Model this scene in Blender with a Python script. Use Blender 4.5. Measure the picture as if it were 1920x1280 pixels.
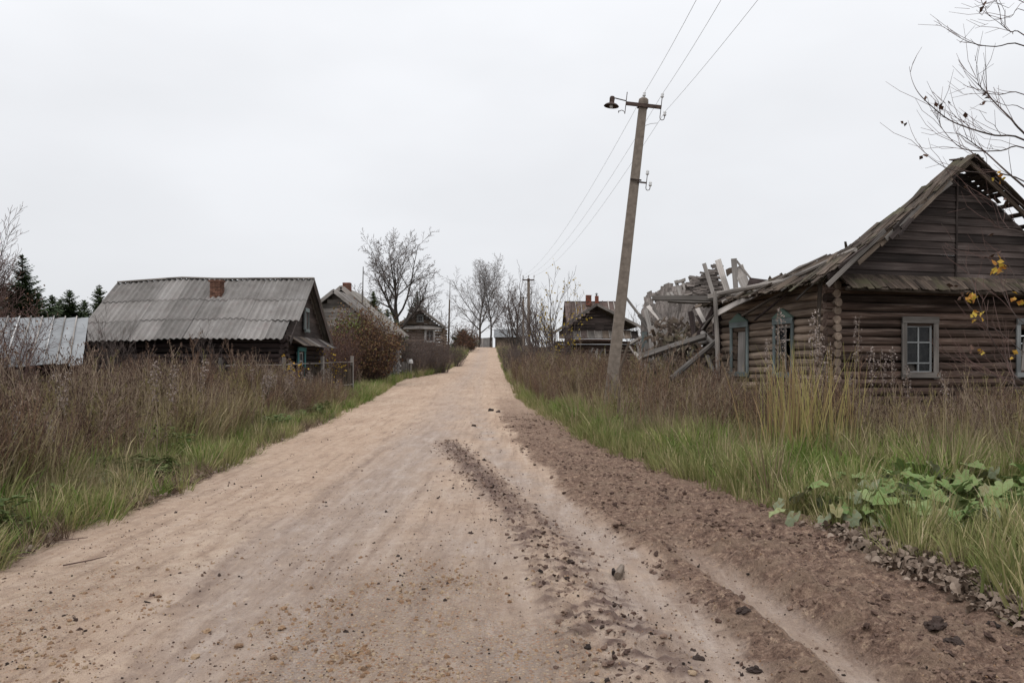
import bpy, math, random
import numpy as np
from mathutils import Vector, Matrix
R = math.radians
for o in list(bpy.data.objects): bpy.data.objects.remove(o)
SC = bpy.context.scene
COL = SC.collection

# ---------------------------------------------------------------- camera, sky, sun, exposure
F = 1550.0; HZ = 680.0; EYE = 1.6          # focal length and horizon row in photo pixels, eye height in metres
cam = bpy.data.cameras.new('camera'); cam_o = bpy.data.objects.new('camera', cam); COL.objects.link(cam_o)
cam.sensor_width = 36; cam.lens = 36 * F / 1920; cam.shift_y = (HZ - 640) / 1920
cam.clip_start = 0.1; cam.clip_end = 6000
cam_o.location = (0, 0, EYE); cam_o.rotation_euler = (R(90), 0, 0)
SC.camera = cam_o

SUN_EL, SUN_AZ = R(58), R(200)
world = bpy.data.worlds.new('World'); SC.world = world; world.use_nodes = True
wn = world.node_tree.nodes; wl = world.node_tree.links; wn.clear()
w_out = wn.new('ShaderNodeOutputWorld'); w_bg = wn.new('ShaderNodeBackground')
sky = wn.new('ShaderNodeTexSky'); sky.sky_type = 'NISHITA'; sky.sun_disc = False
sky.sun_elevation = SUN_EL; sky.sun_rotation = SUN_AZ
sk_scale = wn.new('ShaderNodeVectorMath'); sk_scale.operation = 'SCALE'; sk_scale.inputs[3].default_value = 0.9
wl.new(sky.outputs[0], sk_scale.inputs[0])
tc = wn.new('ShaderNodeTexCoord'); sp = wn.new('ShaderNodeSeparateXYZ'); wl.new(tc.outputs['Generated'], sp.inputs[0])
mp = wn.new('ShaderNodeMapping'); mp.inputs['Scale'].default_value = (1, 1, 2.6); wl.new(tc.outputs['Generated'], mp.inputs[0])
nz = wn.new('ShaderNodeTexNoise'); nz.inputs['Scale'].default_value = 1.9; nz.inputs['Detail'].default_value = 4; nz.inputs['Roughness'].default_value = 0.5
wl.new(mp.outputs[0], nz.inputs[0])
# even cloud layer: the overcast sky is a little brighter overhead than at the horizon, with faint cloud streaks
el = wn.new('ShaderNodeMapRange'); el.inputs[1].default_value = 0; el.inputs[2].default_value = 1; el.inputs[3].default_value = 8.2; el.inputs[4].default_value = 18.5
pw = wn.new('ShaderNodeMath'); pw.operation = 'POWER'; pw.inputs[1].default_value = 1.9; pw.use_clamp = True; wl.new(sp.outputs['Z'], pw.inputs[0]); wl.new(pw.outputs[0], el.inputs[0])
cl = wn.new('ShaderNodeMapRange'); cl.inputs[1].default_value = 0.3; cl.inputs[2].default_value = 0.7; cl.inputs[3].default_value = 0.92; cl.inputs[4].default_value = 1.06
wl.new(nz.outputs[0], cl.inputs[0])
ml = wn.new('ShaderNodeMath'); ml.operation = 'MULTIPLY'; wl.new(el.outputs[0], ml.inputs[0]); wl.new(cl.outputs[0], ml.inputs[1])
tint = wn.new('ShaderNodeVectorMath'); tint.operation = 'SCALE'; tint.inputs[0].default_value = (0.985, 1.0, 1.035); wl.new(ml.outputs[0], tint.inputs[3])
mix = wn.new('ShaderNodeMix'); mix.data_type = 'RGBA'; mix.inputs[0].default_value = 0.96     # the blue sky behind the cloud barely shows
wl.new(sk_scale.outputs[0], mix.inputs[6]); wl.new(tint.outputs[0], mix.inputs[7])
wl.new(mix.outputs[2], w_bg.inputs[0]); w_bg.inputs[1].default_value = 0.1
wl.new(w_bg.outputs[0], w_out.inputs[0])

sun = bpy.data.lights.new('sun', 'SUN'); sun.energy = 1.5; sun.angle = R(60); sun.color = (1.0, 0.975, 0.94)
sun_o = bpy.data.objects.new('sun', sun); COL.objects.link(sun_o)
sun_o.rotation_euler = (R(90) - SUN_EL, 0, R(180) - SUN_AZ)
SC.view_settings.view_transform = 'Standard'; SC.view_settings.look = 'None'
SC.view_settings.exposure = 0.0; SC.view_settings.gamma = 1.0; SC.view_settings.use_curve_mapping = False
SC.cycles.max_bounces = 5; SC.cycles.diffuse_bounces = 3; SC.cycles.transparent_max_bounces = 6

# ---------------------------------------------------------------- helpers
def P(px, py, d):
    """a point d metres in front of the camera plane seen at a photo pixel"""
    return Vector(((px - 960) / F * d, d, EYE + (HZ - py) / F * d))

def hash2(ix, iy, seed):
    h = (ix.astype(np.int64) * 374761393 + iy.astype(np.int64) * 668265263 + seed * 2147483647) & 0xffffffff
    h = ((h ^ (h >> 13)) * 1274126177) & 0xffffffff
    return ((h ^ (h >> 16)) & 0xffffff) / float(0xffffff)
def vnoise(x, y, seed=0):
    x = np.asarray(x, float); y = np.asarray(y, float)
    ix = np.floor(x); iy = np.floor(y); fx = x - ix; fy = y - iy
    fx = fx * fx * (3 - 2 * fx); fy = fy * fy * (3 - 2 * fy)
    a = hash2(ix, iy, seed); b = hash2(ix + 1, iy, seed); c = hash2(ix, iy + 1, seed); d = hash2(ix + 1, iy + 1, seed)
    return (a * (1 - fx) + b * fx) * (1 - fy) + (c * (1 - fx) + d * fx) * fy
def fbm(x, y, seed=0, octs=4):
    s = 0; a = 0.5
    for k in range(octs):
        s = s + a * (vnoise(x * 2 ** k, y * 2 ** k, seed + k) - 0.5); a *= 0.5
    return s
def sstep(a, b, x):
    t = np.clip((x - a) / (b - a), 0, 1); return t * t * (3 - 2 * t)

OFF = {}
def link(o, parent=None):
    COL.objects.link(o)
    if parent is not None: o.parent = parent
    return o
def tag(o, label=None, cat=None, group=None, kind=None):
    if label: o['label'] = label
    if cat: o['category'] = cat
    if group: o['group'] = group
    if kind: o['kind'] = kind
    return o
def thing(name, loc, label, cat, group=None):
    o = bpy.data.objects.new(name, None); o.empty_display_size = 0.2; o.location = loc
    COL.objects.link(o); OFF[o] = Vector(loc); return tag(o, label, cat, group)

class MB:
    """collects boxes, bars and tubes in world coordinates; build() links them as one mesh object"""
    def __init__(s): s.v = []; s.f = []; s.uv = []; s.m = []
    def face(s, pts, uvs=None, m=0):
        n = len(s.v); s.v.extend(pts); s.f.append(tuple(range(n, n + len(pts))))
        s.uv.extend(uvs if uvs else [(0, 0)] * len(pts)); s.m.append(m)
    def bar(s, a, b, w, t, up=None, roll=0.0, m=0, bow=0.0, wa=None, end=None):
        """plank from a to b: width w across, thickness t; up gives the face the thickness points to"""
        a = Vector(a); b = Vector(b); ax = (b - a); L = ax.length
        if L < 1e-6: return
        ax.normalize(); up = Vector(up) if up is not None else Vector((0, 0, 1))
        if abs(ax.dot(up.normalized())) > 0.98: up = Vector((0, 1, 0)) if abs(ax.y) < .9 else Vector((1, 0, 0))
        sd = ax.cross(up).normalized(); nn = sd.cross(ax).normalized()
        if roll: q = Matrix.Rotation(roll, 3, ax); sd = q @ sd; nn = q @ nn
        n = len(s.v); ks = (0, .5, 1) if bow else (0, 1); u0 = random.random() * 40; v0 = random.random() * 40
        for k in ks:
            c = a.lerp(b, k) + nn * (bow * (1 - abs(2 * k - 1))); ww = w if wa is None else (wa + (w - wa) * k)
            for (i, j) in ((-1, -1), (1, -1), (1, 1), (-1, 1)): s.v.append(c + sd * (i * ww / 2) + nn * (j * t / 2))
        per = [0, w, w + t, 2 * w + t, 2 * w + 2 * t]
        for r in range(len(ks) - 1):
            for e in range(4):
                e2 = (e + 1) % 4; q0 = n + 4 * r; q1 = q0 + 4
                s.f.append((q0 + e, q0 + e2, q1 + e2, q1 + e)); s.m.append(m)
                s.uv.extend([(u0 + L * ks[r], v0 + per[e]), (u0 + L * ks[r], v0 + per[e + 1]), (u0 + L * ks[r + 1], v0 + per[e + 1]), (u0 + L * ks[r + 1], v0 + per[e])])
        l = n + 4 * (len(ks) - 1)
        for fc in ((n + 3, n + 2, n + 1, n), (l, l + 1, l + 2, l + 3)):
            s.f.append(fc); s.m.append(m); s.uv.extend([(u0, v0), (u0, v0 + .1), (u0 + .02, v0 + .1), (u0 + .02, v0)])
    def box(s, c, sx, sy, sz, rz=0.0, m=0):
        c = Vector(c); d = Vector((math.cos(rz), math.sin(rz), 0)) * (sx / 2)
        s.bar(c - d, c + d, sy, sz, (0, 0, 1), m=m)
    def tube(s, pts, rad, n=6, cap=True, m=0, seed_uv=None, wob=0.0):
        pts = [Vector(p) for p in pts]; k = len(pts); base = len(s.v)
        if not hasattr(rad, '__len__'): rad = [rad] * k
        u0 = random.random() * 40 if seed_uv is None else seed_uv; v0 = random.random() * 40
        L = 0.0; prev = None; Ls = []; sd = None
        for i, p in enumerate(pts):
            d = (pts[min(i + 1, k - 1)] - pts[max(i - 1, 0)])
            if d.length < 1e-9: d = Vector((0, 0, 1))
            d.normalize()
            if sd is None:
                ref = Vector((0, 0, 1)) if abs(d.z) < .9 else Vector((1, 0, 0)); sd = d.cross(ref).normalized()
            else:
                sd = (sd - d * sd.dot(d)); sd = sd.normalized() if sd.length > 1e-6 else d.orthogonal().normalized()
            nn = d.cross(sd)
            if prev is not None: L += (p - prev).length
            prev = p; Ls.append(L)
            for j in range(n):
                a = 2 * math.pi * j / n; rr = rad[i] * (1 + (random.uniform(-wob, wob) if wob else 0))
                s.v.append(p + sd * (rr * math.cos(a)) + nn * (rr * math.sin(a)))
        per = 2 * math.pi * max(rad) / n
        for i in range(k - 1):
            q0 = base + n * i; q1 = q0 + n
            for j in range(n):
                j2 = (j + 1) % n
                s.f.append((q0 + j, q1 + j, q1 + j2, q0 + j2)); s.m.append(m)
                s.uv.extend([(u0 + Ls[i], v0 + per * j), (u0 + Ls[i + 1], v0 + per * j), (u0 + Ls[i + 1], v0 + per * (j + 1)), (u0 + Ls[i], v0 + per * (j + 1))])
        if cap and n > 2:
            for q, rev in ((base, False), (base + n * (k - 1), True)):
                ring = [q + j for j in range(n)]
                if rev: ring.reverse()
                s.f.append(tuple(ring)); s.m.append(m); s.uv.extend([(u0 + .3 * math.cos(j), v0 + .3 * math.sin(j)) for j in range(n)])
    def lathe(s, c, axis, prof, n=12, m=0):
        """prof: list of (distance along axis, radius)"""
        c = Vector(c); ax = Vector(axis).normalized(); sd = ax.orthogonal().normalized(); nn = ax.cross(sd); b = len(s.v)
        for (h, r) in prof:
            for j in range(n):
                a = 2 * math.pi * j / n; s.v.append(c + ax * h + sd * (r * math.cos(a)) + nn * (r * math.sin(a)))
        for i in range(len(prof) - 1):
            for j in range(n):
                j2 = (j + 1) % n; q = b + n * i
                s.f.append((q + j, q + j2, q + n + j2, q + n + j)); s.m.append(m); s.uv.extend([(0, 0)] * 4)
        for q, rev in ((b, True), (b + n * (len(prof) - 1), False)):
            ring = [q + j for j in range(n)]
            if rev: ring.reverse()
            s.f.append(tuple(ring)); s.m.append(m); s.uv.extend([(0, 0)] * n)
    def mesh(s, name, mats, smooth=False, off=None, weld=False):
        off = off or Vector((0, 0, 0))
        me = bpy.data.meshes.new(name)
        va = np.array([tuple(p) for p in s.v], dtype=np.float32).reshape(-1, 3) - np.array(tuple(off), dtype=np.float32)
        lt = np.array([len(f) for f in s.f], dtype=np.int32); li = np.concatenate([np.array(f, dtype=np.int32) for f in s.f]) if s.f else np.zeros(0, np.int32)
        ls = np.concatenate([[0], np.cumsum(lt)[:-1]]).astype(np.int32)
        me.vertices.add(len(va)); me.vertices.foreach_set('co', va.ravel())
        me.loops.add(len(li)); me.loops.foreach_set('vertex_index', li)
        me.polygons.add(len(lt)); me.polygons.foreach_set('loop_start', ls); me.polygons.foreach_set('loop_total', lt)
        me.polygons.foreach_set('material_index', np.array(s.m, dtype=np.int32))
        me.polygons.foreach_set('use_smooth', np.full(len(lt), smooth, dtype=bool))
        uv = me.uv_layers.new(name='UVMap'); uv.data.foreach_set('uv', np.array(s.uv, dtype=np.float32).ravel())
        for mt in (mats if isinstance(mats, (list, tuple)) else [mats]): me.materials.append(mt)
        me.update(calc_edges=True); me.validate()
        if weld:
            import bmesh
            b = bmesh.new(); b.from_mesh(me); bmesh.ops.remove_doubles(b, verts=b.verts, dist=1e-4); b.to_mesh(me); b.free()
        return me
    def build(s, name, mats, parent=None, smooth=False):
        off = OFF.get(parent, Vector((0, 0, 0))) if parent is not None else Vector((0, 0, 0))
        o = bpy.data.objects.new(name, s.mesh(name, mats, smooth, off)); link(o, parent); OFF[o] = off
        return o

# ---------------------------------------------------------------- materials
class NT:
    def __init__(s, name):
        s.m = bpy.data.materials.new(name); s.m.use_nodes = True; s.n = s.m.node_tree.nodes; s.l = s.m.node_tree.links; s.n.clear()
        s.out = s.n.new('ShaderNodeOutputMaterial'); s.b = s.n.new('ShaderNodeBsdfPrincipled'); s.l.new(s.b.outputs[0], s.out.inputs[0])
        s.b.inputs['Roughness'].default_value = 0.9; s.b.inputs['Specular IOR Level'].default_value = 0.2
    def new(s, t, **kw):
        n = s.n.new(t)
        for k, v in kw.items(): setattr(n, k, v)
        return n
    def noise(s, vec, scale, detail=4, rough=0.55, dist=0.0):
        n = s.new('ShaderNodeTexNoise'); n.inputs['Scale'].default_value = scale; n.inputs['Detail'].default_value = detail
        n.inputs['Roughness'].default_value = rough; n.inputs['Distortion'].default_value = dist
        if vec is not None: s.l.new(vec, n.inputs[0])
        return n.outputs[0]
    def ramp(s, fac, stops):
        n = s.new('ShaderNodeValToRGB'); e = n.color_ramp.elements
        while len(e) < len(stops): e.new(0.5)
        for i, (p, c) in enumerate(stops): e[i].position = p; e[i].color = (*c, 1) if len(c) == 3 else c
        s.l.new(fac, n.inputs[0]); return n.outputs[0]
    def mapv(s, vec, scale):
        n = s.new('ShaderNodeMapping'); n.inputs['Scale'].default_value = scale; s.l.new(vec, n.inputs[0]); return n.outputs[0]
    def math(s, op, a, b=None):
        n = s.new('ShaderNodeMath', operation=op)
        for i, x in enumerate((a, b)):
            if x is None: continue
            if hasattr(x, 'links'): s.l.new(x, n.inputs[i])
            else: n.inputs[i].default_value = x
        return n.outputs[0]
    def mr(s, x, a, b, c, d):
        n = s.new('ShaderNodeMapRange'); s.l.new(x, n.inputs[0])
        for i, v in enumerate((a, b, c, d)): n.inputs[1 + i].default_value = v
        return n.outputs[0]
    def mix(s, fac, a, b, blend='MIX'):
        n = s.new('ShaderNodeMix', data_type='RGBA', blend_type=blend)
        for i, x in ((0, fac), (6, a), (7, b)):
            if hasattr(x, 'links'): s.l.new(x, n.inputs[i])
            elif i == 0: n.inputs[0].default_value = x
            else: n.inputs[i].default_value = (*x, 1)
        return n.outputs[2]
    def bump(s, h, strength=0.4, dist=0.02):
        n = s.new('ShaderNodeBump'); n.inputs['Strength'].default_value = strength; n.inputs['Distance'].default_value = dist
        s.l.new(h, n.inputs['Height']); s.l.new(n.outputs[0], s.b.inputs['Normal'])
    def color(s, c):
        if hasattr(c, 'links'): s.l.new(c, s.b.inputs['Base Color'])
        else: s.b.inputs['Base Color'].default_value = (*c, 1)
    def tcoord(s, k='Object'): return s.new('ShaderNodeTexCoord').outputs[k]
    def rnd(s): return s.new('ShaderNodeObjectInfo').outputs['Random']
    def attr(s, name):
        n = s.new('ShaderNodeAttribute'); n.attribute_name = name; return n.outputs['Fac']

def sc3(c, k): return tuple(x * k for x in c)
def wood(name, dark, mid, light, vary=0.5, across=26.0, along=1.3, moss=None, rough=0.88):
    """weathered timber: grain runs along the UV length, each piece has its own tone"""
    t = NT(name); uv = t.tcoord('UV')
    g = t.noise(t.mapv(uv, (along, across, 1)), 1.0, 6, 0.65, 0.4)
    big = t.noise(t.mapv(uv, (0.7, 2.2, 1)), 1.0, 3, 0.5)
    f = t.math('ADD', t.math('MULTIPLY', g, 0.75), t.math('MULTIPLY', big, 0.35))
    c = t.ramp(f, [(0.3, dark), (0.55, mid), (0.8, light)])
    r = t.mr(t.rnd(), 0, 1, 1 - vary, 1 + vary * 0.75)
    r = t.math('MULTIPLY', r, t.mr(t.noise(t.mapv(uv, (.55, .55, 1)), 1.0, 2, .5), .3, .7, .55, 1.45))     # every board has its own tone
    cc = t.new('ShaderNodeVectorMath', operation='SCALE'); t.l.new(c, cc.inputs[0]); t.l.new(r, cc.inputs[3]); c = cc.outputs[0]
    crack = t.ramp(t.noise(t.mapv(uv, (0.9, across * 1.6, 1)), 1.0, 3, 0.5, 0.2), [(0.30, (0.25, 0.25, 0.25)), (0.40, (1, 1, 1))])
    c = t.mix(0.8, c, crack, 'MULTIPLY')
    if moss:
        mk = t.ramp(t.noise(t.tcoord('Object'), 1.7, 5, 0.6), [(0.52, (0, 0, 0)), (0.68, (1, 1, 1))])
        c = t.mix(t.math('MULTIPLY', mk, 0.6), c, moss)
    t.color(c); t.b.inputs['Roughness'].default_value = rough; t.bump(g, 0.5, 0.012); return t.m
def plain(name, c1, c2, scale=6.0, rough=0.85, bump=0.2, vary=0.2, spec=0.2, metal=0.0):
    t = NT(name); n = t.noise(t.tcoord('Object'), scale, 6, 0.6)
    c = t.ramp(n, [(0.3, c1), (0.7, c2)]); r = t.mr(t.rnd(), 0, 1, 1 - vary, 1 + vary)
    cc = t.new('ShaderNodeVectorMath', operation='SCALE'); t.l.new(c, cc.inputs[0]); t.l.new(r, cc.inputs[3])
    t.color(cc.outputs[0]); t.b.inputs['Roughness'].default_value = rough; t.b.inputs['Specular IOR Level'].default_value = spec
    t.b.inputs['Metallic'].default_value = metal
    if bump: t.bump(n, bump, 0.01)
    return t.m
def leafy(name, stops, rough=0.7, trans=0.0):
    """colour picked by a random number per leaf (UV x) and per plant (object random)"""
    t = NT(name); sx = t.new('ShaderNodeSeparateXYZ'); t.l.new(t.tcoord('UV'), sx.inputs[0])
    f = t.math('FRACT', t.math('ADD', t.math('MULTIPLY', sx.outputs[0], 0.55), t.math('MULTIPLY', t.rnd(), 0.45)))
    f = t.math('ADD', t.math('MULTIPLY', sx.outputs[0], 0.55), t.math('MULTIPLY', t.rnd(), 0.45))
    t.color(t.ramp(f, stops)); t.b.inputs['Roughness'].default_value = rough
    if trans:
        tr = t.new('ShaderNodeBsdfTranslucent'); t.l.new(t.b.inputs['Base Color'].links[0].from_socket, tr.inputs[0])
        mx = t.new('ShaderNodeMixShader'); mx.inputs[0].default_value = trans
        t.l.new(t.b.outputs[0], mx.inputs[1]); t.l.new(tr.outputs[0], mx.inputs[2]); t.l.new(mx.outputs[0], t.out.inputs[0])
    return t.m
M = {}
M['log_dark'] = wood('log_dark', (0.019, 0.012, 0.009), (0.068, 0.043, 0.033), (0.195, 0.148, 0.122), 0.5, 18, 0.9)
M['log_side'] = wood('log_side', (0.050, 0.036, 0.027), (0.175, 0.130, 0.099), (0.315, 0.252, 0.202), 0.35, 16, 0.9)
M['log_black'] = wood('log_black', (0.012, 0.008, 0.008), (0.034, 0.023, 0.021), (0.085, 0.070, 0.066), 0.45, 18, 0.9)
M['board_dark'] = wood('board_dark', (0.016, 0.012, 0.011), (0.052, 0.039, 0.035), (0.120, 0.098, 0.090), 0.55, 22, 0.8)
M['plank_grey'] = wood('plank_grey', (0.06, 0.052, 0.046), (0.155, 0.138, 0.124), (0.28, 0.255, 0.235), 0.45, 22, 0.9)
M['plank_pale'] = wood('plank_pale', (0.14, 0.125, 0.112), (0.27, 0.245, 0.225), (0.42, 0.395, 0.37), 0.35, 22, 0.9)
M['plank_brown'] = wood('plank_brown', (0.03, 0.022, 0.017), (0.09, 0.068, 0.052), (0.18, 0.15, 0.125), 0.45, 22, 0.9)
M['shingle'] = wood('shingle', (0.05, 0.042, 0.038), (0.15, 0.128, 0.115), (0.30, 0.27, 0.25), 0.4, 20, 1.4)
M['shingle_dark'] = wood('shingle_dark', (0.019, 0.014, 0.011), (0.064, 0.047, 0.036), (0.155, 0.122, 0.098), 0.45, 20, 1.4, moss=(0.07, 0.07, 0.035))
M['green_paint'] = wood('green_paint', (0.05, 0.055, 0.05), (0.115, 0.165, 0.135), (0.17, 0.235, 0.19), 0.15, 10, 1.2)
M['blue_paint'] = wood('blue_paint', (0.07, 0.078, 0.078), (0.135, 0.158, 0.155), (0.22, 0.25, 0.245), 0.12, 12, 1.2)
M['teal_paint'] = wood('teal_paint', (0.03, 0.08, 0.085), (0.045, 0.145, 0.15), (0.12, 0.24, 0.24), 0.1, 10, 1.2)
M['grey_paint'] = wood('grey_paint', (0.10, 0.105, 0.105), (0.19, 0.195, 0.195), (0.30, 0.305, 0.30), 0.12, 14, 1.0)
M['white_paint'] = wood('white_paint', (0.30, 0.29, 0.28), (0.48, 0.47, 0.46), (0.6, 0.59, 0.58), 0.1, 12, 1.0)
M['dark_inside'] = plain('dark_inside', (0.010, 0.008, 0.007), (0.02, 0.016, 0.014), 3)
M['rag'] = plain('rag', (0.10, 0.09, 0.08), (0.2, 0.185, 0.165), 9)
def glass_mat():
    t = NT('dusty_glass'); n = t.noise(t.tcoord('Object'), 7, 4, .6)
    t.color(t.ramp(n, [(0.35, (0.008, 0.009, 0.010)), (0.75, (0.03, 0.03, 0.03))])); t.l.new(t.mr(n, .3, .7, .12, .4), t.b.inputs['Roughness'])
    t.b.inputs['Specular IOR Level'].default_value = 0.18; return t.m
M['glass'] = glass_mat()
M['bark'] = wood('bark', (0.022, 0.018, 0.015), (0.055, 0.046, 0.040), (0.11, 0.097, 0.088), 0.2, 12, 3)
M['twig'] = plain('twig', (0.06, 0.045, 0.040), (0.11, 0.086, 0.077), 4, bump=0)
M['twig_red'] = plain('twig_red', (0.065, 0.036, 0.031), (0.12, 0.078, 0.068), 4, bump=0)
M['birch_bark'] = plain('birch_bark', (0.09, 0.08, 0.075), (0.36, 0.35, 0.34), 5)
M['birch_twig'] = plain('birch_twig', (0.17, 0.155, 0.152), (0.28, 0.26, 0.255), 3, bump=0)
M['needle'] = leafy('needle', [(0.0, (0.026, 0.040, 0.018)), (0.6, (0.055, 0.078, 0.034)), (1.0, (0.10, 0.118, 0.055))])
M['concrete'] = plain('concrete', (0.115, 0.094, 0.077), (0.20, 0.166, 0.138), 9, 0.9, 0.35, 0.05)
M['iron'] = plain('iron', (0.022, 0.015, 0.013), (0.07, 0.045, 0.035), 14, 0.7, 0.2)
M['porcelain'] = plain('porcelain', (0.5, 0.5, 0.5), (0.65, 0.65, 0.65), 5, 0.25, 0, 0.0, 0.5)
M['wire'] = plain('wire', (0.26, 0.26, 0.265), (0.34, 0.34, 0.345), 5, 0.6, 0, 0.0)
M['mortar'] = plain('mortar', (0.10, 0.085, 0.075), (0.17, 0.145, 0.125), 10)
M['brick'] = plain('brick', (0.085, 0.045, 0.033), (0.165, 0.085, 0.058), 8, 0.9, 0.4, 0.35)
M['brick_red'] = plain('brick_red', (0.13, 0.042, 0.028), (0.22, 0.075, 0.048), 8, 0.9, 0.3, 0.25)
# ---------------------------------------------------------------- the lie of the land
rng = np.random.default_rng(7); random.seed(7)
_pd = [-60, 38, 50, 67, 91, 130, 150, 172, 190, 260, 600, 3000]; _pz = [0, 0, .2, .7, 1.25, 2.95, 3.95, 4.85, 5.1, 5.0, 3.0, 0.0]
def prof(y):
    s = 0
    for k in (-6, -3, 0, 3, 6): s = s + np.interp(np.asarray(y, float) + k, _pd, _pz)
    return s / 5
_ld = [-20, 6.7, 9.7, 16, 23.6, 38, 50, 57, 63, 70, 91, 130, 172, 260]; _lx = [-4.0, -4.1, -4.15, -4.7, -5.15, -6.3, -7.2, -7.5, -6.6, -5.9, -6.2, -7.2, -8.3, -11.5]
_rd = [-20, 5.3, 7.4, 9.4, 11.8, 16, 27.5, 45, 67, 91, 130, 172, 260]; _rx = [3.5, 3.2, 3.06, 2.66, 2.2, 1.5, .75, 0, -.65, -1.2, -2.2, -3.3, -6.2]
def XL(y): return np.interp(y, _ld, _lx)
def XR(y): return np.interp(y, _rd, _rx)
def H(x, y):
    """height of the open ground beside the road"""
    x = np.asarray(x, float); y = np.asarray(y, float)
    z = prof(y) + 0.16 * fbm(x * .35, y * .35, 3, 3) + 0.05 * fbm(x * 1.7, y * 1.7, 9, 3)
    dl = XL(y) - x; dr = x - XR(y); out = np.maximum(dl, dr)            # metres outside the road
    z = z - 0.10 * sstep(1.0, 4.0, dl) * (1 - sstep(60, 90, y)) + 0.05 * sstep(0.2, 2, dr)
    edge = 0.22 * fbm(x * 1.1, y * 1.1, 21, 4) + 0.02
    return z - 0.30 * (1 - sstep(-0.55, 0.25, out + edge))
def Hf(x, y): return float(H(np.array([x]), np.array([y]))[0])

def grid_mesh(name, X, Y, Z, attrs, mat, smooth=True):
    ny, nx = X.shape; me = bpy.data.meshes.new(name)
    co = np.stack([X, Y, Z], -1).reshape(-1, 3).astype(np.float32)
    i = np.arange(ny * nx).reshape(ny, nx); q = np.stack([i[:-1, :-1], i[:-1, 1:], i[1:, 1:], i[1:, :-1]], -1).reshape(-1, 4).astype(np.int32)
    me.vertices.add(len(co)); me.vertices.foreach_set('co', co.ravel())
    me.loops.add(q.size); me.loops.foreach_set('vertex_index', q.ravel())
    me.polygons.add(len(q)); me.polygons.foreach_set('loop_start', np.arange(0, q.size, 4, dtype=np.int32)); me.polygons.foreach_set('loop_total', np.full(len(q), 4, np.int32))
    me.polygons.foreach_set('use_smooth', np.full(len(q), smooth, dtype=bool))
    for k, a in attrs.items():
        at = me.attributes.new(k, 'FLOAT', 'POINT'); at.data.foreach_set('value', a.ravel().astype(np.float32))
    me.materials.append(mat); me.update(calc_edges=True)
    o = bpy.data.objects.new(name, me); COL.objects.link(o); return o

# ground: one sheet to the horizon
def ground_mat():
    t = NT('soil_and_thatch'); ob = t.tcoord('Object')
    n1 = t.noise(ob, 1.1, 5, .6); n2 = t.noise(ob, 14, 5, .7); n3 = t.noise(ob, 60, 3, .7)
    c = t.ramp(n1, [(0.3, (0.05, 0.040, 0.026)), (0.5, (0.065, 0.056, 0.030)), (0.68, (0.090, 0.074, 0.046))])
    c = t.mix(t.mr(n2, .35, .7, 0, .75), c, (0.125, 0.098, 0.068))
    c = t.mix(t.mr(n3, .5, .75, 0, .6), c, (0.025, 0.019, 0.014))
    t.color(c); t.bump(n2, .7, .05); return t.m
gy = np.concatenate([np.arange(-12, 0, 1.0), np.arange(0, 30, 0.2), 30 * np.exp(np.arange(0, 4.7, 0.02))])
gx0 = np.concatenate([-np.exp(np.arange(np.log(2500), np.log(12), -0.12)), np.arange(-12, 12.01, .16), np.exp(np.arange(np.log(12.2), np.log(2500), .12))])
GX, GY = np.meshgrid(gx0, gy)
GX = GX + np.interp(GY, [0, 40, 60], [0, 0, -2.5]) * (np.abs(GX) < 40)
ground = grid_mesh('ground', GX, GY, H(GX, GY), {}, ground_mat()); ground['kind'] = 'structure'

# road: sand and clay, wet wheel tracks, churned mud on the right
def curve(ds, xs): return lambda y: np.interp(y, ds, xs)
trA = curve([2, 4.1, 6.7, 11.3, 24.8, 45, 70, 172], [-1.25, -1.36, -1.73, -1.75, -2.2, -3.4, -3.5, -6.4])
trB = curve([2, 5.15, 5.93, 7.5, 9.9, 13.3, 20.7, 31, 50, 70, 172], [1.25, .97, .86, .68, .36, -.18, -.75, -1.3, -2.0, -2.4, -5.0])
trC = curve([2, 4.4, 4.93, 5.93, 7.4, 9.15, 12.5, 16.2, 20], [.75, .62, .56, .42, .25, -.03, -.62, -1.25, -1.6])
trM = curve([2, 5.75, 6.25, 7.7, 9.9, 13.8, 20.7, 35, 60, 80], [1.45, 1.2, 1.12, .96, .68, .25, -.2, -.75, -1.2, -1.5])
trD = curve([2, 4.15, 4.53, 5.28, 6, 7, 9], [1.9, 1.79, 1.77, 1.69, 1.62, 1.45, 1.15])
ry = [1.5]
while ry[-1] < 240: ry.append(ry[-1] * (1.0045 if ry[-1] < 45 else 1.02))
ry = np.array(ry); rt = np.linspace(0, 1, 400)
RY, RT = np.meshgrid(ry, rt, indexing='ij')
RXL = XL(RY) - 0.9; RXR = XR(RY) + 0.9; RX = RXL + (RXR - RXL) * RT
near = 1 - sstep(30, 60, RY)
wig = 0.12 * fbm(RX * .9, RY * .35, 40, 3)
w1 = fbm(RX * 2.2, RY * 2.2, 50, 4); w2 = fbm(RX * 9, RY * 9, 60, 4); w3 = fbm(RX * 22, RY * 22, 70, 3)
def band(c, half, soft): return 1 - sstep(half - soft, half + soft, np.abs(RX - c(RY) + wig))
A = band(trA, .52, .45) * (0.55 + 1.4 * np.clip(fbm(RX * 1.4, RY * .35, 41, 4) + .32, 0, .6)); A2 = band(lambda y: trA(y) - .55, .06, .05) * near * sstep(-.08, .12, fbm(RX * 3, RY * 1.2, 43, 3) + .04)
B = band(trB, np.interp(RY, [4, 7, 12], [.36, .30, .22]), .15) * (.55 + .45 * sstep(-.2, .1, w1 + .6 * w2)); D = band(trD, .15, .09) * (1 - sstep(5.8, 7.6, RY))
C = band(trC, np.interp(RY, [4, 6, 9, 13], [.34, .30, .22, .18]), .12) * sstep(3, 4.5, RY) * (1 - sstep(15.5, 17.5, RY))
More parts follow.
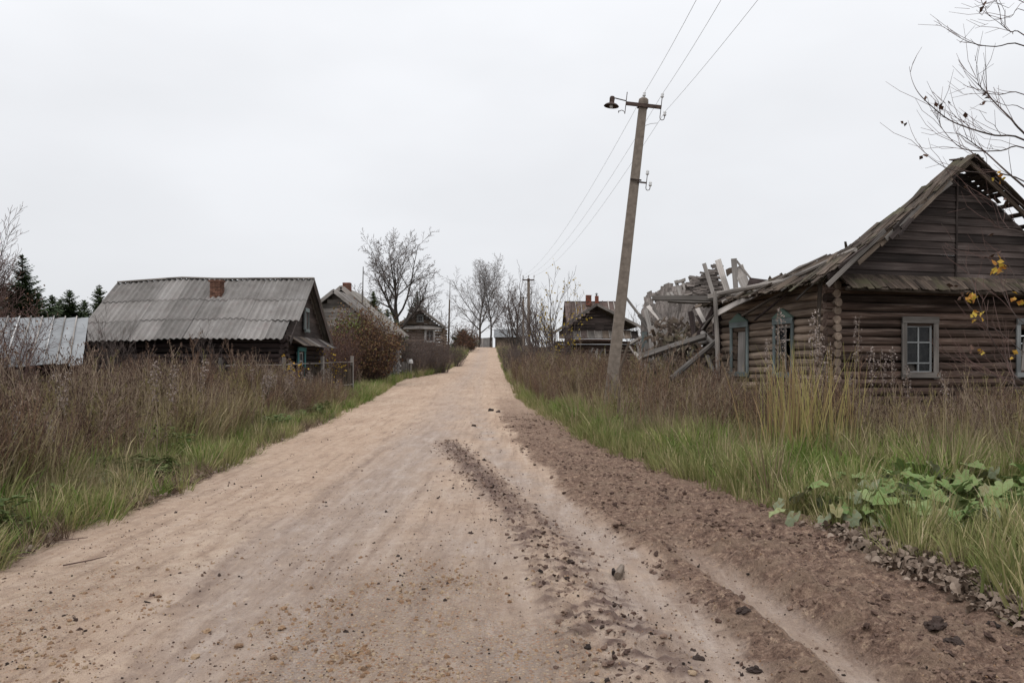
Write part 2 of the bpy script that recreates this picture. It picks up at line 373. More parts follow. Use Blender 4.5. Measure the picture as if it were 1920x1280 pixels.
mudedge = RX - trM(RY) + 0.45 * fbm(RX * 1.6, RY * .9, 44, 4) + .25 * w2
Mm = sstep(-.06, .12, mudedge) * (1 - sstep(14, 46, RY + 14 * fbm(RX * 1.2, RY * .3, 49, 3))); Mm *= 1 - 0.95 * D
bank = np.exp(-((RX - trD(RY) - .34 + .08 * w1) / .13) ** 2) * (1 - sstep(6.0, 8.5, RY))
tread = sstep(.25, .75, 0.5 + 0.5 * np.sin((RY + .25 * np.abs(RX - trC(RY)) + .10 * w1) * 2 * np.pi / .17) + .9 * w2)
mid = sstep(-.35, .5, fbm(RX * 1.3 + 3, RY * .9, 46, 4) + .1)
grav = (np.exp(-((RX + .75) / .62) ** 2) * (1 - sstep(5.2, 7.5, RY)) + np.exp(-((RX + 3.0) / .55) ** 2) * (1 - sstep(5.2, 8.0, RY)) * .5 + .65 * np.exp(-((RX - .15) / .35) ** 2) * (1 - sstep(4.4, 5.5, RY)))
grav = np.clip(grav * (0.6 + 1.8 * np.clip(fbm(RX * 3, RY * 3, 47, 4) + .2, 0, 1)), 0, 1) * (1 - Mm)
# tyre-tread prints pressed across the churned mud
trd2 = (0.5 + 0.5 * np.sin((RY * 1.0 + .55 * RX + .25 * w1) * 2 * np.pi / .24))
Z = prof(RY) + 0.035 * w1 + 0.016 * w2 + .004 * w3
Z += 0.03 * (1 - ((RX - (RXL + RXR) / 2) / ((RXR - RXL) / 2)) ** 2)
Z += -0.035 * A * near - 0.035 * B * near - 0.06 * D * near
Z += C * (.004 + .010 * tread * (w2 + .7) + .10 * np.maximum(w2, 0) + .12 * np.maximum(fbm(RX * 28, RY * 28, 97, 2), 0)) * near
Z += Mm * near * .62 * (0.02 + 0.16 * np.maximum(fbm(RX * 5.5, RY * 5.5, 80, 4) + .05, 0) + 0.19 * np.maximum(fbm(RX * 13, RY * 13, 90, 3), 0) + .11 * np.maximum(fbm(RX * 30, RY * 30, 95, 2), 0) + .012 * trd2)
Z += bank * (.060 + .035 * trd2 + .06 * w2) - A2 * .012
Z += 0.006 * grav * w3
# the edge of the worn lane dips under the verge
outr = np.maximum(XL(RY) - RX, RX - XR(RY)); Z -= 0.16 * sstep(.1, .9, outr)
def road_mat():
    t = NT('sandy_road'); ob = t.tcoord('Object')
    mud, wet, gr, dk = t.attr('mud'), t.attr('wet'), t.attr('grav'), t.attr('crumb')
    st = t.mapv(ob, (1, .28, 1))
    n0 = t.noise(st, .9, 5, .6); n1 = t.noise(ob, 6, 6, .65); n2 = t.noise(ob, 45, 5, .7); n3 = t.noise(ob, 150, 3, .7); ns = t.noise(st, 5, 5, .65)
    sand = t.ramp(n0, [(0.3, (0.32, 0.225, 0.162)), (0.5, (0.42, 0.312, 0.232)), (0.7, (0.49, 0.382, 0.292))])
    sand = t.mix(t.mr(n1, .40, .65, 0, .7), sand, (0.285, 0.19, 0.135)); sand = t.mix(t.mr(n2, .5, .68, 0, .8), sand, (0.47, 0.35, 0.25))
    sand = t.mix(t.mr(n3, .54, .66, 0, .8), sand, (0.12, 0.08, 0.06))
    grey = t.ramp(ns, [(0.3, (0.205, 0.152, 0.120)), (0.5, (0.290, 0.223, 0.180)), (0.68, (0.375, 0.302, 0.255))])
    grey = t.mix(t.mr(n2, .52, .68, 0, .6), grey, (0.135, 0.100, 0.082)); grey = t.mix(t.mr(n3, .56, .66, 0, .6), grey, (0.10, 0.072, 0.058))
    c = t.mix(t.math('MULTIPLY', wet, t.mr(ns, .25, .6, .55, 1.0)), sand, grey)
    lines = t.noise(t.mapv(ob, (7.5, .55, 1)), 1.0, 6, .7, .3); c = t.mix(t.mr(lines, .50, .66, 0, .55), c, (0.17, 0.115, 0.085)); c = t.mix(t.mr(lines, .46, .34, 0, .35), c, (0.42, 0.34, 0.28))
    spots = t.noise(t.mapv(ob, (1, .6, 1)), 13, 6, .75); c = t.mix(t.mr(spots, .55, .68, 0, .65), c, (0.15, 0.098, 0.072)); c = t.mix(t.mr(spots, .44, .33, 0, .5), c, (0.45, 0.345, 0.26))
    vo = t.new('ShaderNodeTexVoronoi'); vo.inputs['Scale'].default_value = 42; t.l.new(ob, vo.inputs[0])
    vs = t.new('ShaderNodeSeparateColor'); t.l.new(vo.outputs['Color'], vs.inputs[0])
    peb = t.ramp(vs.outputs[0], [(0, (0.42, 0.30, 0.20)), (.3, (0.36, 0.20, 0.11)), (.55, (0.50, 0.39, 0.28)), (.8, (0.26, 0.18, 0.13)), (1, (0.34, 0.17, 0.10))])
    pf = t.math('MULTIPLY', t.mr(vo.outputs['Distance'], .25, .5, 1, 0), t.mr(t.math('ADD', gr, t.math('MULTIPLY', n1, .35)), .32, .75, 0, .9))
    c = t.mix(pf, c, peb)
    mc = t.ramp(t.noise(ob, 14, 7, .78), [(0.36, (0.075, 0.045, 0.033)), (0.47, (0.165, 0.103, 0.076)), (0.54, (0.24, 0.158, 0.116)), (0.64, (0.38, 0.27, 0.19))])
    mc = t.mix(t.mr(t.noise(ob, 2.6, 5, .6), .50, .62, 0, .6), mc, t.ramp(n2, [(.4, (0.15, 0.10, 0.072)), (.6, (0.34, 0.245, 0.175))]))
    mc = t.mix(t.mr(n2, .52, .62, 0, .7), mc, (0.06, 0.037, 0.029)); mc = t.mix(t.mr(n3, .54, .66, 0, .5), mc, (0.27, 0.20, 0.15))
    c = t.mix(mud, c, mc)
    c = t.mix(t.math('MULTIPLY', dk, t.mr(n1, .36, .52, .45, 1)), c, t.mix(n2, (0.055, 0.036, 0.03), (0.165, 0.108, 0.088)))
    t.color(c)
    rg = t.mr(t.math('MULTIPLY', wet, t.math('SUBTRACT', 1.0, mud)), 0, 1, .95, .6); t.l.new(rg, t.b.inputs['Roughness'])
    t.b.inputs['Specular IOR Level'].default_value = 0.14
    hb = t.math('ADD', t.math('MULTIPLY', n1, .6), t.math('MULTIPLY', n2, t.mr(t.math('ADD', mud, gr), 0, 1, .35, 2.0)))
    hb = t.math('ADD', hb, t.math('MULTIPLY', pf, .8)); hb = t.math('ADD', hb, t.math('MULTIPLY', n3, .25)); hb = t.math('ADD', hb, t.math('MULTIPLY', spots, 1.2))
    t.bump(hb, .8, .03); return t.m
wet = np.clip(.42 * (1 - sstep(5, 22, RY)) * (.6 + 2.4 * np.clip(fbm(RX * .8, RY * .5, 48, 4) + .05, 0, .5)) + (A * .85 + B * (.75 + 1.2 * w1)) * (1 - .55 * sstep(12, 34, RY)) + D + 0.55 * band(lambda y: (trB(y) + trA(y)) / 2, .5, .4) * mid, 0, 1)
road = grid_mesh('road', RX, RY, Z, {'mud': np.clip(Mm + bank * .8, 0, 1), 'wet': wet, 'grav': grav, 'crumb': np.clip(C * np.clip((tread * .9 + .2) * sstep(-.12, .12, fbm(RX * 7, RY * 9, 96, 3)) + .7 * sstep(6.5, 10, RY), 0, 1) + .6 * A2 * (w2 + .5), 0, 1)}, road_mat())
road['kind'] = 'structure'
def road_z(x, y):
    i = int(np.clip(np.searchsorted(ry, y), 1, len(ry) - 1)); a = float(XL(y)) - .9; b = float(XR(y)) + .9
    j = int(np.clip(round((x - a) / (b - a) * 399), 0, 399)); return float(Z[i, j])
def road_z_arr(x, y):
    i = np.clip(np.searchsorted(ry, y), 1, len(ry) - 1); a = XL(y) - .9; b = XR(y) + .9
    j = np.clip(np.round((x - a) / (b - a) * 399).astype(int), 0, 399); return Z[i, j]
# ---------------------------------------------------------------- the derelict log house on the right
random.seed(11)
C0 = Vector((7.41, 19.0, 0)); U = Vector((.966, .258, 0)).normalized(); V = Vector((-.258, .966, 0)).normalized(); UP = Vector((0, 0, 1))
def W(u, v, z): return C0 + U * u + V * v + UP * z
HW = 6.6; HL = 5.1
house = thing('log_house', W(0, 0, 0), 'big derelict dark log house with broken gable roof behind the burdock and reeds', 'house')

def log_wall(parent, fn, s0, s1, z0, n, dia, openings, mat, ext0=.22, ext1=.22, sides=10, jig=.012):
    for k in range(n):
        z = z0 + (k + .5) * dia; segs = [(s0 - ext0 * random.uniform(.8, 1.35), s1 + ext1 * random.uniform(.8, 1.3))]
        for (a, b, za, zb) in openings:
            if za < z < zb:
                ns = []
                for (p, q) in segs:
                    if a > p and b < q: ns += [(p, a), (b, q)]
                    else: ns.append((p, q))
                segs = ns
        dz = random.uniform(-jig, jig)
        for (p, q) in segs:
            mb = MB(); K = 5; rr = dia * .505
            pts = [fn(p + (q - p) * i / K, z + dz + random.uniform(-.008, .008), random.uniform(-.012, .012)) for i in range(K + 1)]
            mb.tube(pts, [rr * random.uniform(.92, 1.07) for _ in range(K + 1)], sides, wob=.05); mb.build('log', mat, parent, smooth=False)

# front wall (faces the camera) and side wall (faces the road)
fw = [(1.86, 2.62, 1.34, 2.50), (5.16, 5.94, 1.34, 2.50)]
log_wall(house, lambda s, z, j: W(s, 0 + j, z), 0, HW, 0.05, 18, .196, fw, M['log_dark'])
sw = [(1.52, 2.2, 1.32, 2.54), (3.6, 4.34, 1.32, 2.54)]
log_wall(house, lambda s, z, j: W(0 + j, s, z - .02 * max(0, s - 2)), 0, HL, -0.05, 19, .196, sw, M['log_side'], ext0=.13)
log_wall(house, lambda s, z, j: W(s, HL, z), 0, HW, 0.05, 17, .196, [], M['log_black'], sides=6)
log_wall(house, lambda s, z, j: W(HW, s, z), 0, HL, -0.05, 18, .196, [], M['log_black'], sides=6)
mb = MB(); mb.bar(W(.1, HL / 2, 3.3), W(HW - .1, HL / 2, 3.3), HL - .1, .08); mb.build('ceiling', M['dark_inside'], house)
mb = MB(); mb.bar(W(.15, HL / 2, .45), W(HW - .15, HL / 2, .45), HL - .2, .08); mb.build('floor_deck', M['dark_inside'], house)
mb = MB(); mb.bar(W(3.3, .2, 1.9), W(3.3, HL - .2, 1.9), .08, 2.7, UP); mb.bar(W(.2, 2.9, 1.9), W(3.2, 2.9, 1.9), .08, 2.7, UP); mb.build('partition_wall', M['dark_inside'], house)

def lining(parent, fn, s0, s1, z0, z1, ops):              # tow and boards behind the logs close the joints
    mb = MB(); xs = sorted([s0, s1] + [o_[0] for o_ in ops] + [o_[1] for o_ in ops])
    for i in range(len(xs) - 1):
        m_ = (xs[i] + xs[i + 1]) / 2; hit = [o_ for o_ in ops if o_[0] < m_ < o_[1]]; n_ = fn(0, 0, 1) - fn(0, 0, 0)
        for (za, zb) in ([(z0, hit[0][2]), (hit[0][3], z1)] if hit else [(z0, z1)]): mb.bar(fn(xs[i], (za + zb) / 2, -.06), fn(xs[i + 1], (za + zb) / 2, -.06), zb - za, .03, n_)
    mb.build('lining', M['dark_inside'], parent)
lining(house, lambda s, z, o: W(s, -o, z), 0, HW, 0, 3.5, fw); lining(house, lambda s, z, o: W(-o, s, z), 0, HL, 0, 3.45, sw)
def window(parent, fn, s0, s1, z0, z1, casing, sash, cw=.12, rows=(.36,), broken=0.0, pediment=None, glass=True, lean=0):
    """fn(s, z, out): a point on the wall plane pushed out towards the viewer"""
    for (a, b, za, zb) in ((s0 - cw / 2, s0 - cw / 2, z0 - .12, z1 + .04), (s1 + cw / 2, s1 + cw / 2, z0 - .12, z1 + .04)):
        mb = MB(); mb.bar(fn(a, za, .13), fn(b, zb, .13 + lean), cw, .035, fn(0, 0, 1) - fn(0, 0, 0)); mb.build('casing', casing, parent)
    mb = MB(); mb.bar(fn(s0 - cw, z1 + .11, .145), fn(s1 + cw, z1 + .11, .145), .15, .04, fn(0, 0, 1) - fn(0, 0, 0)); mb.build('casing', casing, parent)
    mb = MB(); mb.bar(fn(s0 - cw - .02, z0 - .03, .15), fn(s1 + cw + .02, z0 - .03, .15), .06, .12, UP); mb.build('sill', casing, parent)
    if pediment:
        mb = MB(); n = (fn(0, 0, 1) - fn(0, 0, 0)); a, b, m_ = fn(s0 - cw - .03, z1 + .186, .12), fn(s1 + cw + .03, z1 + .186, .12), fn((s0 + s1) / 2, z1 + .186 + pediment, .12)
        f = n * .06; mb.face([a, b, m_]); mb.face([a + f, b + f, m_ + f]); mb.face([a, b, b + f, a + f]); mb.face([b, m_, m_ + f, b + f]); mb.face([m_, a, a + f, m_ + f]); mb.build('pediment', M['green_paint'], parent)
    if sash:
        mb = MB(); w = .055; n = (fn(0, 0, 1) - fn(0, 0, 0))
        for s in (s0 + w / 2 + .01, s1 - w / 2 - .01): mb.bar(fn(s, z0, .055), fn(s, z1, .055), w, .045, n)
        mb.bar(fn((s0 + s1) / 2, z0 + w, .052), fn((s0 + s1) / 2, z1 - w, .052), .035, .035, n)
        for z in (z0 + w / 2 + .01, z1 - w / 2 - .01): mb.bar(fn(s0 + w, z, .05), fn(s1 - w, z, .05), w, .045, n)
        for r in rows: zz = z1 - (z1 - z0) * r; mb.bar(fn(s0 + w, zz, .058), fn(s1 - w, zz, .058), .032, .034, n)
        mb.build('window_sash', sash, parent)
    if glass:
        zs = [z1] + [z1 - (z1 - z0) * r for r in rows] + [z0]; n = (fn(0, 0, 1) - fn(0, 0, 0))
        for i in range(len(zs) - 1):
            for (p, q) in ((s0 + .05, (s0 + s1) / 2 - .01), ((s0 + s1) / 2 + .01, s1 - .05)):
                if random.random() < broken: continue
                mb = MB(); zc = (zs[i] + zs[i + 1]) / 2; mb.bar(fn(p, zc, .05), fn(q, zc, .05), abs(zs[i] - zs[i + 1]) - .02, .004, n); mb.build('pane', M['glass'], parent)
def front(s, z, o): return W(s, -o, z)
def side(s, z, o): return W(-o, s, z)
window(house, front, 1.86, 2.62, 1.34, 2.50, M['plank_grey'], M['grey_paint'], .13, (.36, .78), .5)
window(house, front, 5.16, 5.94, 1.34, 2.50, M['grey_paint'], None, .12, glass=False)
window(house, side, 1.52, 2.2, 1.32, 2.54, M['blue_paint'], M['plank_grey'], .10, (.3,), .5, .24)
window(house, side, 3.6, 4.34, 1.32, 2.54, M['blue_paint'], None, .10, glass=False, pediment=.24)
mb = MB(); mb.bar(side(4.02, 1.3, .03), side(3.98, 2.5, .02), .36, .03, -U); mb.build('plank', M['plank_pale'], house)
mb = MB(); mb.bar(front(1.95, 1.62, -.12), front(2.55, 1.55, -.12), .34, .02, -V, bow=.05); mb.build('curtain', M['rag'], house)
mb = MB(); mb.bar(front(2.1, 1.5, -.08), front(2.2, 2.1, -.1), .16, .02, -V, bow=.05); mb.build('curtain', M['rag'], house)
for (a, b) in (((5.2, 1.5), (5.9, 1.62)), ((5.25, 1.9), (5.9, 1.7)), ((5.5, 1.34), (5.75, 2.2))):
    mb = MB(); mb.bar(front(a[0], a[1], -.15), front(b[0], b[1], -.3), .1, .03, -V); mb.build('plank', M['plank_grey'], house)

# gable: horizontal boards in two halves that meet at a batten
RZ, RS = 6.40, 0.715                                   # ridge height, roof slope
z = 3.60
while z < RZ - .25:
    h = random.uniform(.17, .23); zt = z + h; half = (RZ - .10 - zt) / RS
    if half < .12: break
    hb = (RZ - .10 - z) / RS
    for sgn in (-1, 1):
        a = 3.3 + sgn * .002; b = 3.3 + sgn * hb; b2 = 3.3 + sgn * half; mb = MB(); o = .05 + random.uniform(0, .018); til = random.uniform(-.006, .006)
        q = [W(a, -o - .03, z + .004 + til), W(b, -o - .03, z + .004), W(b2, -o, zt), W(a, -o, zt + til)]; q2 = [p + V * .03 for p in q]
        L = abs(b - a); u0 = random.random() * 30; v0 = random.random() * 30; uv = [(u0, v0), (u0 + L, v0), (u0 + abs(b2 - a), v0 + h), (u0, v0 + h)]
        mb.face(q if sgn > 0 else q[::-1], uv if sgn > 0 else uv[::-1]); mb.face(q2[::-1] if sgn > 0 else q2, uv)
        for i in range(4): mb.face([q[i], q[(i + 1) % 4], q2[(i + 1) % 4], q2[i]], [(u0, v0), (u0 + L, v0), (u0 + L, v0 + .03), (u0, v0 + .03)])
        mb.build('gable_board', M['board_dark'], house)
    z = zt - random.uniform(.012, .026)
mb = MB(); mb.bar(W(3.28, -.10, 3.62), W(3.32, -.11, 5.95), .045, .025, -V); mb.build('batten', M['board_dark'], house)
# pent roof across the front: two courses of short boards on a rail
for row, (va, za, vb, zb, wd) in enumerate(((-.10, 3.63, -.52, 3.36, .125), (-.34, 3.49, -.66, 3.26, .125))):
    s = -.05
    while s < HW + .2:
        w_ = wd * random.uniform(.75, 1.3); mb = MB(); e = random.uniform(-.05, .06)
        mb.bar(W(s + w_ / 2, va, za + .02 * row + random.uniform(0, .012)), W(s + w_ / 2 + random.uniform(-.05, .02), vb - e, zb + .02 * row - e * .6), w_ * .97, .018, (0, 0, 1), roll=random.uniform(-.06, .06))
        mb.build('shingle', M['shingle_dark'], house); s += w_
mb = MB(); mb.tube([W(-.1, -.56, 3.26), W(3, -.57, 3.24), W(HW + .2, -.56, 3.26)], .05, 6); mb.build('rail', M['plank_brown'], house)

# roof: rafters and battens, broken; on the road side a narrow strip of stacked shingles remains, behind it the roof has fallen in
def rl(u, v, off=0.0):                                   # a point on the roof planes
    k = abs(u - 3.3); sag = -.10 * math.sin(min(1, max(0, k / 3.6)) * math.pi) * (1 if u < 3.3 else .3)
    return W(u, v, RZ - RS * k + sag + off)
for v in (-.50, .12):
    for sgn in (-1, 1):
        mb = MB(); pts = [rl(3.3 + sgn * k, v, -.09) for k in (0, 1.2, 2.4, 3.7 if sgn > 0 else 3.5)]; mb.tube(pts, .055, 6); mb.build('rafter', M['plank_brown'], house)
k = .05
while k < 3.75:                                          # battens along the ridge on the far slope, sky shows between them
    gone = 1.0 < k < 2.9
    mb = MB(); w_ = random.uniform(.10, .15); v1 = random.uniform(.9, 1.6) if k > .5 else .1
    mb.bar(rl(3.3 + k, -.62 + random.uniform(-.06, .1), -.02), rl(3.3 + k, v1, -.02), w_, .028, U * RS + UP); mb.build('batten', M['board_dark'], house)
    k += w_ + (random.uniform(.10, .24) if gone else .01)
for k in np.arange(.02, 3.3, .155):                      # shingles still lying on the far slope
    for v in np.arange(-.66, .0, .115):
        if (.75 < k < 3.0 and v > -.52 and random.random() < .9) or random.random() < .08: continue
        mb = MB(); mb.bar(rl(3.3 + k, v, .035 + random.uniform(0, .02)), rl(3.3 + k + .33, v + random.uniform(-.02, .02), .02), .11, .014, U * RS + UP); mb.build('shingle', M['shingle_dark'], house)
for k in np.arange(.0, 3.75, .145):                      # strip of shingles over the left verge, thick and ragged
    for v in np.arange(-.60, -.12, .115):
        for ly in range(2):
            if random.random() < .24: continue
            mb = MB(); e = random.uniform(0, .16) + (random.uniform(0, .4) if random.random() < .15 else 0); yaw = random.uniform(-.14, .10)
            mb.bar(rl(3.3 - k, v + random.uniform(-.05, .05), .03 + .035 * ly + (random.uniform(0, .10) if random.random() < .25 else 0)), rl(3.3 - k - .40 - e, v + yaw, .015 + .035 * ly - .02 * e), .115, .015, -U * RS + UP, roll=random.uniform(-.15, .15)); mb.build('shingle', M['shingle_dark'], house)
for i in range(26):                                      # verge boards and laths sliding down the rake
    k = random.uniform(.3, 2.8); L = random.uniform(.8, 2.1); v = -.64 + random.uniform(-.06, .12)
    mb = MB(); mb.bar(rl(3.3 - k, v, random.uniform(-.16, .05)), rl(3.3 - k - L, v + random.uniform(-.25, .15), random.uniform(-.30, .03)), random.uniform(.06, .12), .025, -V, roll=random.uniform(-.4, .4), bow=random.uniform(-.05, .05))
    mb.build('plank', M[random.choice(('plank_brown', 'board_dark', 'plank_brown', 'plank_grey'))], house)
mb = MB(); mb.bar(rl(3.42, -.68, .05), rl(3.3, .02, .06), .26, .03, UP); mb.build('ridge_board', M['board_dark'], house)

# timbers lying over the side wall: (px, py, d) at both ends, width, thickness, material, round?
def stick(parent, a, b, w, t, mat, rnd=False, name='plank', bow=0.0, mid=None):
    mb = MB(); pa = P(*a); pb = P(*b)
    if rnd:
        pts = [pa] + ([P(*mid)] if mid else [pa.lerp(pb, .5) + UP * bow]) + [pb]; mb.tube(pts, [w / 2, w / 2 * .95, w / 2 * .85], 8, wob=.04)
    else: mb.bar(pa, pb, w * random.uniform(.7, 1.0), t, Vector((-.6, -1, .5)), roll=random.uniform(-.35, .35), bow=bow or random.uniform(-.05, .05), wa=w * random.uniform(.85, 1.2))
    return mb.build(name, M[mat], parent)
for s in (
    ((1344, 551, 23.0), (1604, 468, 18.3), .13, 0, 'plank_grey', True, 'pole', 0, (1470, 527, 20.6)),
    ((1456, 525, 21.2), (1550, 478, 19.2), .06, 0, 'plank_grey', True, 'pole', .02),
    ((1430, 541, 21.6), (1600, 491, 18.35), .12, 0, 'plank_brown', True, 'pole', 0.0),
    ((1392, 592, 21.9), (1507, 529, 19.6), .075, 0, 'plank_brown', True, 'pole', 0.03),
    ((1415, 600, 21.6), (1496, 534, 19.9), .06, 0, 'log_black', True, 'pole', 0.0),
    ((1494, 561, 19.9), (1559, 506, 18.5), .06, .03, 'plank_grey'),
    ((1539, 506, 18.6), (1533, 640, 18.9), .09, .04, 'plank_brown'),
    ((1344, 588, 22.6), (1434, 546, 21.2), .17, .04, 'plank_pale'),
    ((1360, 556, 22.9), (1428, 543, 21.6), .06, .03, 'plank_pale'),
    ((1404, 528, 23.2), (1458, 533, 22.0), .22, .03, 'log_black'),
    ((1420, 540, 22.0), (1500, 522, 20.6), .20, .04, 'plank_brown'),
    ((1480, 522, 20.8), (1560, 492, 19.2), .20, .04, 'plank_brown'),
): stick(house, *s)
# fallen roof: the road-side slope has slid down and lies in layers over the side wall, sinking towards the barn
def sagroof(u, v, off=0.0):
    top = float(np.interp(v, [-.7, .3, 1.2, 3.0, 5.2], [1.9, 1.6, 1.3, .95, .6])); hz = float(np.interp(v, [-.7, .3, 1.2, 3.0, 5.2], [4.85, 4.62, 4.42, 3.98, 3.60])); lo = float(np.interp(v, [-.7, 5.2], [3.45, 3.22])); t = (u + .45) / (top + .45)
    return W(u, v, lo + (hz - lo) * max(0, min(1.15, t)) ** .8 + off), top
sh = MB()
for i in range(900):
    v = random.uniform(-.45, 5.1); _, top = sagroof(0, v); u = random.uniform(-.45, top); p, _ = sagroof(u, v, random.uniform(-.03, .06)); L = random.uniform(.3, .5); q, _ = sagroof(u - L * .8, v + random.uniform(-.12, .12), random.uniform(-.04, .03))
    if u - L * .8 < -.75: continue
    sh.bar(p, q, random.uniform(.08, .13), .015, -U * RS + UP, roll=random.uniform(-.5, .5))
o = sh.build('shingles', M['shingle_dark'], house); o['kind'] = 'stuff'
for i in range(64):                                      # boards and laths lying over them
    v = random.uniform(-.5, 5.0); _, top = sagroof(0, v); u = random.uniform(.1, top + .1); L = random.uniform(.6, 1.7); p, _ = sagroof(u, v, random.uniform(.03, .12)); q, _ = sagroof(max(-.7, u - L * .8), v + random.uniform(-.2, 1.0), random.uniform(-.05, .06))
    mb = MB(); mb.bar(p, q, random.uniform(.06, .16), .028, -U * RS + UP, roll=random.uniform(-.5, .5), bow=random.uniform(-.05, .05), wa=random.uniform(.05, .14)); mb.build('plank', M[random.choice(('plank_brown', 'board_dark', 'plank_brown', 'shingle_dark', 'plank_grey', 'plank_brown'))], house)
for i in range(34):                                      # splintered ends along the top edge
    v = random.uniform(.2, 4.9); _, top = sagroof(0, v); p, _ = sagroof(top, v, -.05); mb = MB(); mb.bar(p, p + UP * random.uniform(.05, .26) + U * random.uniform(-.1, .3) - V * random.uniform(-.2, .25), random.uniform(.06, .13), .016, -U, wa=.12); mb.build('splinter', M['shingle_dark'], house)

# ---------------------------------------------------------------- the collapsed barn behind it
barn = thing('collapsed_barn', W(0, 8, 0), 'collapsed grey barn, heap of weathered shingles and fallen planks behind the concrete lamp post', 'ruin')
random.seed(5)
UL, UR, LL, LR = P(1214, 558, 29.6), P(1350, 548, 27.0), P(1208, 622, 28.4), P(1338, 652, 24.9)
def slab(a, t):                                          # fallen roof slope, a along it, t from the low edge up
    return LL.lerp(LR, a).lerp(UL.lerp(UR, a), t) + UP * (.07 * math.sin(a * 9 + 4 * t) + .06 * math.sin(a * 23 + 1)) + V * .1 * math.sin(a * 6)
sh = MB()
for a in np.arange(-.02, 1.02, .021):
    for t in np.arange(-.04, 1.06, .08):
        if random.random() < .07 or (a < .15 and t > .55 and random.random() < .7): continue
        if t < .12 and random.random() < .5: continue
        p = slab(a + random.uniform(-.012, .012), t); q = slab(a + random.uniform(-.03, .03), t + .15); lift = random.uniform(.0, .16)
        sh.bar(p + UP * lift * .3, q + UP * lift, random.uniform(.09, .20), .022, Vector((-.35, -.7, .8)), roll=random.uniform(-.4, .4))
o = sh.build('shingles', M['shingle'], barn); o['kind'] = 'stuff'
sh = MB()                                                # standing remnant of sheathing between the upright boards
for i in range(420):
    px = random.uniform(1290, 1350); py = random.uniform(492, 556); d = 26.2 + random.uniform(-.1, .1)
    if py < 497 + max(0, 1345 - px) * .62: continue
    sh.bar(P(px - 7, py + random.uniform(-3, 4), d), P(px + 7, py + random.uniform(-3, 3), d), .07, .016, (0, -1, .1), roll=random.uniform(-.5, .5))
o = sh.build('shingles', M['shingle'], barn); o['kind'] = 'stuff'
